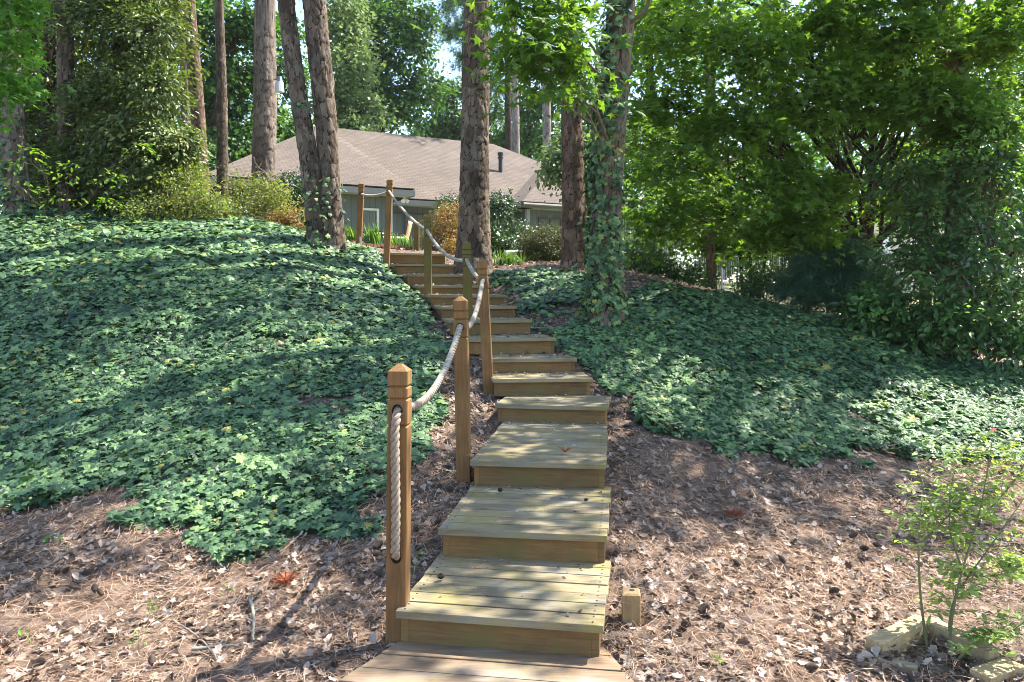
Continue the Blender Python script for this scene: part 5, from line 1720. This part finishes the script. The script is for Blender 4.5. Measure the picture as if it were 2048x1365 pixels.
def litter(seed):
    rng = np.random.default_rng(seed)
    # dry leaves
    n = 210000
    P = np.c_[rng.uniform(-6, 8.5, n), rng.uniform(2.4, 15.5, n)]
    rim = inside(P, IVY_L) | inside(P, IVY_R)
    keep = rng.uniform(0, 1, n) < np.clip((4.6 / P[:, 1]) ** 1.5, .12, 1)
    keep &= ~in_steps(P) & (np.abs(P[:, 0]) < P[:, 1] * .7 + .8)
    keep &= (~rim | (rng.uniform(0, 1, n) < .35)) & (vnoise(P[:, 0] * 2.4, P[:, 1] * 2.4, 41) * .6 + vnoise(P[:, 0] * 7, P[:, 1] * 7, 45) * .5 + .3 * rng.uniform(0, 1, n) > .58)
    P = P[keep]
    m = len(P)
    z = gz(P[:, 0], P[:, 1])
    LV = Leaves()
    rnd = rng.uniform(0, 1, m)
    size = rng.uniform(.25, 1, m) ** 1.9 * .08 * (.8 + .25 * (P[:, 1] > 7))
    nl = norm(gn(P[:, 0], P[:, 1]) + rng.normal(size=(m, 3)) * .33)
    pos = np.c_[P, z + rng.uniform(.004, .035, m)]
    h = np.array([0, 0, 0, 1, 1, 1, 1, 1, 2, 2, 3, 3])[rng.integers(0, 12, m)]
    LV.add(L_DRY, pos[h < 2], nl[h < 2], size[h < 2], rnd[h < 2], None, rng)
    LV.add(L_CURL, pos[h == 2], nl[h == 2], size[h == 2], rnd[h == 2], None, rng)
    LV.add(L_STAR, pos[h == 3], nl[h == 3], size[h == 3] * .9, rnd[h == 3] * .6, None, rng)
    tag(LV.build('leaf_litter', MAT['dry']), kind='stuff')
    # pine straw: long thin curved needles lying every way
    n = 260000
    P = np.c_[rng.uniform(-6, 8.0, n), rng.uniform(2.4, 15, n)]
    rim = inside(P, IVY_L) | inside(P, IVY_R)
    keep = rng.uniform(0, 1, n) < np.clip((4.8 / P[:, 1]) ** 1.6, .08, 1)
    keep &= ~in_steps(P, .0) & (np.abs(P[:, 0]) < P[:, 1] * .7 + .8) & (~rim | (rng.uniform(0, 1, n) < .2))
    keep &= vnoise(P[:, 0] * 1.5 + 7, P[:, 1] * 1.5, 43) + .5 * rng.uniform(0, 1, n) > .42
    P = P[keep]
    m = len(P)
    a = rng.uniform(0, 6.283, m)
    ln = rng.uniform(.06, .16, m)
    w = rng.uniform(.0006, .0012, m) * np.clip(P[:, 1] / 4.2, .9, 2.6)
    dx, dy = np.cos(a), np.sin(a)
    bend = rng.normal(size=m) * .25
    mid = P + np.c_[dx, dy] * (ln * .5)[:, None] + np.c_[-dy, dx] * (ln * bend * .5)[:, None]
    end = P + np.c_[dx, dy] * ln[:, None]
    zz = rng.uniform(.012, .035, m)
    p0 = np.c_[P, gz(P[:, 0], P[:, 1]) + zz]
    p1 = np.c_[mid, gz(mid[:, 0], mid[:, 1]) + zz + rng.uniform(-.002, .02, m)]
    p2 = np.c_[end, gz(end[:, 0], end[:, 1]) + zz * rng.uniform(.6, 1.2, m)]
    sd = np.c_[-dy, dx, rng.uniform(-.3, .3, m)] * w[:, None]
    v = np.stack([p0 + sd, p0 - sd, p1 + sd, p1 - sd, p2 + sd * .5, p2 - sd * .5], 1).reshape(-1, 3)
    b = np.arange(m)[:, None] * 6
    f = np.concatenate([b + [0, 1, 3, 2], b + [2, 3, 5, 4]])
    tag(mesh_obj('pine_straw', v, f, MAT['straw'], None, {'rnd': np.repeat(rng.uniform(0, 1, m), 6)}), kind='stuff')
    print('straw', m)


litter(210)


def tread_debris(seed):
    """needles, chips and shrivelled leaves lying along the backs of the treads"""
    rng = np.random.default_rng(seed)
    LV = Leaves()
    for n, (c, w, yw) in enumerate(STEP_P):
        nx_ = STEP_P[n + 1][0] if n + 1 < len(STEP_P) else c + np.array([-.5, 1.5, 0])
        dep = float(np.hypot(*(nx_ - c)[:2]))
        k = 34 if n < 4 else 90
        u = rng.uniform(-w / 2, w / 2, k)
        v = dep - rng.exponential(.07 if n < 4 else .12, k) - .01
        v[: k // 3] = rng.uniform(.02, dep, k // 3)
        ok = (v > -.02)
        u, v = u[ok], v[ok]
        P = np.c_[c[0] + u * math.cos(yw) - v * math.sin(yw), c[1] + u * math.sin(yw) + v * math.cos(yw), np.full(len(u), c[2] + .006)]
        LV.add(L_DRY, P, norm(rng.normal(size=P.shape) * .35 + [0, 0, 1]), rng.uniform(.008, .03 if n < 4 else .045, len(P)), rng.uniform(0, 1, len(P)), None, rng)
        LV.add((np.array([(-.008, 0, 0), (.008, 0, 0), (.02, .5, .03), (.0, 1, 0)], float), np.array([[0, 1, 2], [0, 2, 3]])), P[: len(P) // 2] + rng.normal(size=(len(P) // 2, 3)) * [.05, .03, .001], norm(rng.normal(size=(len(P) // 2, 3)) * .1 + [0, 0, 1]), rng.uniform(.06, .13, len(P) // 2), rng.uniform(.85, 1, len(P) // 2), None, rng)
    tag(LV.build('tread_debris', MAT['dry']), kind='stuff')


tread_debris(220)

# ------------------------------------------------------------------ pine cones
def cone_mesh():
    mb = MB()
    Lc, R = .075, .026
    rows = 9
    mb.tube([(0, 0, .004), (0, 0, Lc * .95)], [.008, .004], 6)
    for i in range(rows):
        t = i / (rows - 1)
        z = Lc * (.1 + .82 * t)
        r = R * (math.sin(math.pi * (.22 + .7 * t)) ** .8)
        n = 8 if t < .8 else 5
        for k in range(n):
            a = (k + .5 * (i % 2)) * 2 * math.pi / n + .2 * i
            ca, sa = math.cos(a), math.sin(a)
            e, s_ = np.array([ca, sa, 0]), np.array([-sa, ca, 0])
            c0 = np.array([0, 0, z - .006])
            tip = c0 + e * r + np.array([0, 0, .009])
            wv = r * .42 + .002
            mb.add([c0, c0 + e * r * .7 + s_ * wv, tip, c0 + e * r * .7 - s_ * wv, c0 + e * r * .75 + [0, 0, -.004]], [[0, 1, 2], [0, 2, 3], [0, 4, 1], [0, 3, 4], [1, 4, 2], [4, 3, 2]], rnd=.5 + .5 * random.random())
    return mb


cone0 = None
CONE_SPOTS = [  # photo places of the cones that show: (px, row, label or None)
    (998, 986, 'small pine cone on the second tread'), (887, 1160, 'pine cone on the lowest tread, left of its middle'), (1168, 1007, 'tiny flattened pine cone near the right edge of the second tread'),
    (1052, 744, 'dark pine cone standing on the fifth tread'), (1090, 710, 'pine cone beside the needle tuft on the sixth tread'), (1112, 710, 'pine cone nearest the right end of the sixth tread')]
LITTER = [(890, 945), (880, 985), (905, 988), (836, 1075), (750, 1110), (760, 1120), (726, 1172), (765, 1165), (870, 1060), (125, 1160), (165, 1160), (205, 1203), (190, 1198), (336, 1120), (62, 1225), (70, 1340),
          (305, 1345), (410, 1285), (430, 1282), (575, 1270), (668, 1345), (1446, 1268), (1612, 1356), (1642, 1254), (1660, 1200), (1480, 1145), (1570, 1140), (1760, 1105), (1790, 1095), (1720, 1110), (1700, 1085), (1400, 1240), (1365, 1265), (1230, 1120), (1245, 1010)]


def place_cone(pos, label, group, s, tilt):
    global cone0
    if cone0 is None:
        cone0 = cone_mesh().build('pine_cone', MAT['cone'], None, local=True)
        o = cone0
    else:
        o = cone0.copy()
        COL.objects.link(o)
    o.location = pos
    o.rotation_euler = (tilt[0], tilt[1], random.uniform(0, 6))
    o.scale = (s, s, s)
    tag(o, label, 'pine cone', group)


def on_tread(px, py):
    best = None
    for n, (c, w, yw) in enumerate(STEP_P):
        d = (EYE - c[2]) * F / (py - HY) if py > HY + 5 else 99
        if c[1] - .25 < d < c[1] + 1.8:
            best = np.array([(px - CX) * d / F, d, c[2]])
            q = best - c
            if -math.sin(yw) * q[0] + math.cos(yw) * q[1] > -.03: return best
    return best


for px, py, lab in CONE_SPOTS:
    p = on_tread(px, py)
    place_cone(p + [0, 0, .02], lab, None, .62 if 'tiny' not in lab else .42, (1.35, .3))
for px, py in LITTER:
    p = on_ground(px, py)
    place_cone(p + [0, 0, .036], 'dark open pine cone lying in the brown leaf litter', 'pine cones in the leaf litter', random.uniform(.65, .92), (random.uniform(.9, 1.7), random.uniform(-.4, .4)))

# ------------------------------------------------------------------ fallen sticks
def stick(label, pts, r, mat='stick', tr=None, side=()):
    P = np.array([on_ground(x, y) + [0, 0, r + .022] for x, y in pts]) if tr is None else np.array([on_tread(x, y) + [0, 0, r + .003] for x, y in pts])
    q = smooth_path(P, 24)
    q += RNG.normal(size=q.shape) * r * .22
    mb = MB()
    mb.tube(q, np.linspace(r, r * .5, len(q)), 7)
    for (k, dx, dy, dz) in side:
        mb.tube([q[k], q[k] + np.array([dx, dy, dz]) * .6, q[k] + np.array([dx, dy, dz])], [r * .5, r * .4, r * .25], 5)
    tag(mb.build('fallen_stick', MAT[mat], None, smooth=True), label, 'stick', 'fallen sticks')


stick('pale lichen covered stick lying end on in the litter left of the first post', [(500, 1210), (508, 1250), (505, 1300)], .011, 'lichen', side=((8, .05, .02, .02), (14, -.05, .01, .02)))
stick('lichen crusted stick lying crosswise at the lower left', [(385, 1312), (440, 1310), (495, 1302)], .01, 'lichen', side=((10, .03, .05, .02),))
stick('grey stick slanting through the litter at the lower left edge of the ivy', [(418, 1110), (440, 1140), (458, 1158)], .009)
stick('long thin straight twig across the litter at the left edge', [(0, 1103), (90, 1100), (180, 1106)], .005)
stick('bent brown stick lying on the ivy of the left bank', [(275, 655), (300, 680), (325, 705)], .018)
stick('grey brown stick lower on the left ivy bank', [(393, 712), (410, 730), (428, 752)], .016)
stick('forked pale twig in front of the lichen sticks', [(345, 1255), (400, 1290), (435, 1335)], .006, side=((9, .08, -.02, .02),))
stick('thin bare twig with side shoots on the third tread', [(952, 895), (985, 884), (1030, 880)], .004, 'bare', 1, ((12, .06, .05, .01), (17, .05, -.03, .01)))
stick('bare twig lying along the back of the third tread', [(1035, 850), (1070, 853), (1120, 851)], .004, 'bare', 1, ((9, .06, -.03, .01),))
stick('short light chip on the second tread', [(1120, 997), (1136, 999)], .006, 'bare', 1)

# needle tufts
def needle_clump(label, px, py, tr, n, ln, mat, seed):
    p = (on_tread(px, py) if tr else on_ground(px, py)) + [0, 0, .02]
    rng = np.random.default_rng(seed)
    a = rng.uniform(0, 6.283, n)
    e = rng.uniform(.05, .75, n)
    d = np.c_[np.cos(a) * np.cos(e), np.sin(a) * np.cos(e), np.sin(e)]
    s = norm(np.cross(d, rng.normal(size=(n, 3)))) * .0018
    L_ = ln * rng.uniform(.7, 1.1, (n, 1))
    v = np.stack([p + s, p - s, p + d * L_ * .6 + s + [0, 0, .01], p + d * L_ * .6 - s + [0, 0, .01], p + d * L_], 1).reshape(-1, 3)
    b = np.arange(n)[:, None] * 5
    o = mesh_obj('needle_tuft', v, [b + [0, 1, 3, 2], (b + [2, 3, 4])], MAT[mat], None, {'rnd': np.repeat(rng.uniform(0, 1, n), 5)})
    tag(o, label, 'needle tuft')


needle_clump('rusty red tuft of dead pine needles in the litter left of the first post', 570, 1175, False, 150, .1, 'rust', 1)
needle_clump('dry brown tuft of needles standing on the sixth tread', 1088, 705, True, 60, .13, 'straw', 2)
needle_clump('small rusty needle tuft on the front of the third tread', 1130, 910, True, 30, .08, 'rust', 3)
needle_clump('orange tuft of dead needles in the shaded litter right of the stairs', 1470, 1040, False, 110, .1, 'rust', 4)

# ------------------------------------------------------------------ sword leaved plants, grass tuft, fern, seedlings
def sword_plant(name, label, cat, spots, ln, w, n, seed, spread=.5):
    rng = np.random.default_rng(seed)
    V, Fc, Rn, k = [], [], [], 0
    b0 = spots[0]
    for c in spots:
        for i in range(n):
            a = rng.uniform(0, 6.283)
            L_ = ln * rng.uniform(.55, 1.1)
            lean = rng.uniform(.05, spread)
            p0 = c + np.array([rng.normal() * .05, rng.normal() * .05, -.03])
            d = np.array([math.cos(a), math.sin(a), 0])
            sd = np.array([-d[1], d[0], 0]) * w
            t = np.linspace(0, 1, 6)
            q = p0 + np.outer(t, [0, 0, L_]) + np.outer(t ** 2.0 * lean * L_, d) - np.outer(t ** 3 * lean ** 2 * L_ * .5, [0, 0, 1])
            ww = np.array([.7, 1, 1, .85, .55, .05])
            V.append(np.stack([q + sd * ww[:, None], q - sd * ww[:, None]], 1).reshape(-1, 3))
            for j in range(5): Fc.append([k + 2 * j, k + 2 * j + 1, k + 2 * j + 3, k + 2 * j + 2])
            Rn.append(np.full(12, rng.uniform()))
            k += 12
    root = empty(name, (b0[0], b0[1], b0[2]), label, cat)
    mesh_obj('blades', np.vstack(V), np.array(Fc), MAT['grass'], root, {'rnd': np.concatenate(Rn)})
    return root


def spot(px, row, d): return W(px, row, d)


r1 = sword_plant('iris_clump', 'clump of sword leaved plants between the two topmost rail posts', 'plant', [spot(x, 492, 15.6) for x in (735, 748, 758, 742)], .5, .016, 16, 301)
mb = MB()
for x, t in ((735, 432), (747, 420)):
    a, b = spot(x, 490, 15.7), spot(x + 1, t, 15.7)
    mb.tube([a, b], .006, 5)
mb.build('flower_stalk', MAT['cane'], r1)
sword_plant('iris_clump', 'sword leaved plants left of the topmost rail post beside the twin pine', 'plant', [spot(x, 490, 15.8) for x in (700, 690, 708)], .45, .016, 14, 302)
sword_plant('iris_clump', 'sword leaved plants right of the tall corner post behind the brick edging', 'plant', [spot(x, 496, 16.0) for x in (793, 806, 818, 785)], .36, .014, 12, 303, .8)
sword_plant('grass_tuft', 'bright green arching grass tuft below the hand rail', 'plant', [spot(x, 538, 14.0) for x in (995, 1010, 1025, 1040, 1018)], .38, .007, 46, 304, .9)
p = on_ground(1320, 590)
LV = Leaves()
rg = np.random.default_rng(9)
for k in range(16):
    a = rg.uniform(0, 6.283)
    t = np.linspace(.1, 1, 12)
    q = p + np.stack([np.cos(a) * t * .2, np.sin(a) * t * .2, .05 + .26 * t - .12 * t ** 2], -1)
    for s in (-1, 1):
        LV.add(L_OVAL, q, np.tile([0, -.3, 1.], (12, 1)), .05 * (1.15 - t), rg.uniform(.5, 1, 12), np.tile([-math.sin(a) * s, math.cos(a) * s, 0], (12, 1)), rg)
o = LV.build('fern', MAT['grass'])
tag(o, 'bright green fern at the top of the right ivy bank', 'fern')

for i, (px, py, lab, n, sz) in enumerate(((300, 1245, 'feathery green seedling in the litter at the lower left', 14, .02), (278, 1310, 'tall feathery seedling below the other feathery seedling', 18, .02), (60, 1290, 'two leaved green seedling near the lower left corner', 4, .04),
                                          (100, 1090, 'bright lobed seedling at the left edge of the ivy', 4, .06), (1440, 1335, 'small green seedling at the bottom right of the stairs', 6, .03), (455, 1200, 'single pale green leaf seedling left of the rusty needle tuft', 3, .04),
                                          (835, 1135, 'bright green sprig at the foot of the nearest post', 4, .05), (150, 965, 'large yellow green maple seedling standing out of the ivy', 5, .11))):
    p = on_ground(px, py)
    rg = np.random.default_rng(330 + i)
    root = empty('seedling', p, lab, 'seedling', 'seedlings in the litter')
    h = .12 if n > 8 else .07
    P = p + np.c_[rg.normal(size=n) * .025, rg.normal(size=n) * .025, np.linspace(.03, h, n)]
    LV = Leaves()
    LV.add(L_STAR if sz > .055 else L_OVAL, P, norm(rg.normal(size=(n, 3)) * .4 + [0, -.2, 1]), sz * rg.uniform(.7, 1.2, n), rg.uniform(.4, 1, n), None, rg)
    LV.build('leaves', MAT['bright'], root)
    mb = MB(); mb.tube([p - [0, 0, .01], p + [0, 0, h]], .0018, 5); mb.build('stem', MAT['cane'], root)

# ------------------------------------------------------------------ rose bush, bed timbers
def rose():
    b = on_ground(1905, 1330)
    root = empty('rose_bush', b, 'leafy rose bush with green canes and one pink bloom in the right foreground', 'shrub')
    canes = [[(1858, 1325, 3.75), (1840, 1180, 3.75), (1838, 1060, 3.8), (1850, 960, 3.85)], [(1895, 1335, 3.7), (1905, 1230, 3.7), (1925, 1140, 3.72), (1960, 1020, 3.75), (1985, 880, 3.8)],
             [(1900, 1335, 3.75), (1900, 1240, 3.8), (1920, 1180, 3.8), (1990, 1080, 3.85), (2060, 980, 3.9)], [(1905, 1330, 3.65), (1950, 1290, 3.6), (2010, 1270, 3.6), (2080, 1220, 3.6)],
             [(1925, 1140, 3.74), (1900, 1060, 3.8), (1905, 960, 3.85), (1935, 890, 3.9)], [(1838, 1090, 3.8), (1880, 1050, 3.82), (1920, 1000, 3.84)], [(1960, 1040, 3.8), (2030, 960, 3.8), (2060, 900, 3.8)], [(1930, 1150, 3.75), (2000, 1150, 3.8), (2070, 1120, 3.85)]]
    mb = MB()
    rg = np.random.default_rng(350)
    LV = Leaves()
    for ci, cn in enumerate(canes):
        q = smooth_path([W(*c) for c in cn], 22)
        mb.tube(q, np.linspace(.008 if ci < 4 else .005, .002, 22), 6)
        k = np.arange(6 if ci != 0 else 10, 22)
        for j in k:
            for s in range(3 if ci else 2):
                a = rg.uniform(0, 6.283)
                d = norm(np.array([math.cos(a), math.sin(a), rg.uniform(-.1, .6)]))
                rl = rg.uniform(.07, .2)
                e = q[j] + d * rl
                mb.tube([q[j], (q[j] + e) / 2 + [0, 0, .008], e], .0012, 4, cap=False)
                t = np.array([.45, .45, .72, .72, 1.0])
                sd = np.array([1, -1, 1, -1, 0])
                lat = norm(np.cross(d, [0, 0, 1]))
                P = q[j] + np.outer(t, d) * rl
                out = d[None] * .6 + sd[:, None] * lat[None]
                LV.add(L_OVAL, P, norm(np.tile([0, 0, 1.], (5, 1)) + rg.normal(size=(5, 3)) * .35), rg.uniform(.03, .055, 5), rg.uniform(0, 1, 5), out, rg)
    mb.build('canes', MAT['cane'], root, smooth=True)
    LV.build('leaves', MAT['rose'], root)
    p = W(1985, 862, 3.8)
    FL_ = Leaves()
    n = 12
    a = np.arange(n) * 2.4
    FL_.add(L_OVAL, p + np.c_[np.cos(a), np.sin(a), np.zeros(n)] * .003, norm(np.c_[np.cos(a) * -.6, np.sin(a) * -.6, np.full(n, .8)]), .026 * rg.uniform(.7, 1.1, n), rg.uniform(0, 1, n), np.c_[np.cos(a), np.sin(a), np.full(n, .5)], rg)
    FL_.build('bloom', MAT['flower'], root)


rose()


def timber(label, a, b, w, h, sink=.02):
    p, q = on_ground(*a), on_ground(*b)
    c = (p + q) / 2
    d = norm(q - p)
    sd = norm(np.cross([0, 0, 1.], d))
    up = np.cross(d, sd)
    mb = MB()
    mb.box(c + [0, 0, h / 2 - sink + .012], (np.linalg.norm(q - p), w, h), ax=np.array([d, sd, up]))
    tag(mb.build('bed_timber', MAT['timber'], None, bevel=.004), label, 'timber', 'timbers around the rose bed')


timber('sunlit bed timber left of the rose canes, nearer end sawn square', (1748, 1316), (1848, 1270), .085, .09)
timber('sunlit bed timber running right behind the rose canes', (1855, 1268), (1988, 1335), .08, .085)
timber('low slanting bed timber in front with a dark shadow under it', (1755, 1330), (1835, 1352), .05, .04)
timber('bed timber end at the lower right corner', (1960, 1375), (2030, 1350), .1, .06)

# ------------------------------------------------------------------ the air: far trees pale a little
hz = MB()
hz.box((-10, 52, 14), (170, 125, 46))
hm, hnt, hb = new_mat('haze_air')
hnt.nodes.remove(hb)
hv = N(hnt, 'ShaderNodeVolumePrincipled')
hv.inputs['Color'].default_value = (.92, .96, 1, 1)
hv.inputs['Density'].default_value = .00025
L(hnt, hv.outputs[0], hnt.nodes['Material Output'].inputs['Volume'])
tag(hz.build('haze', hm), kind='stuff')
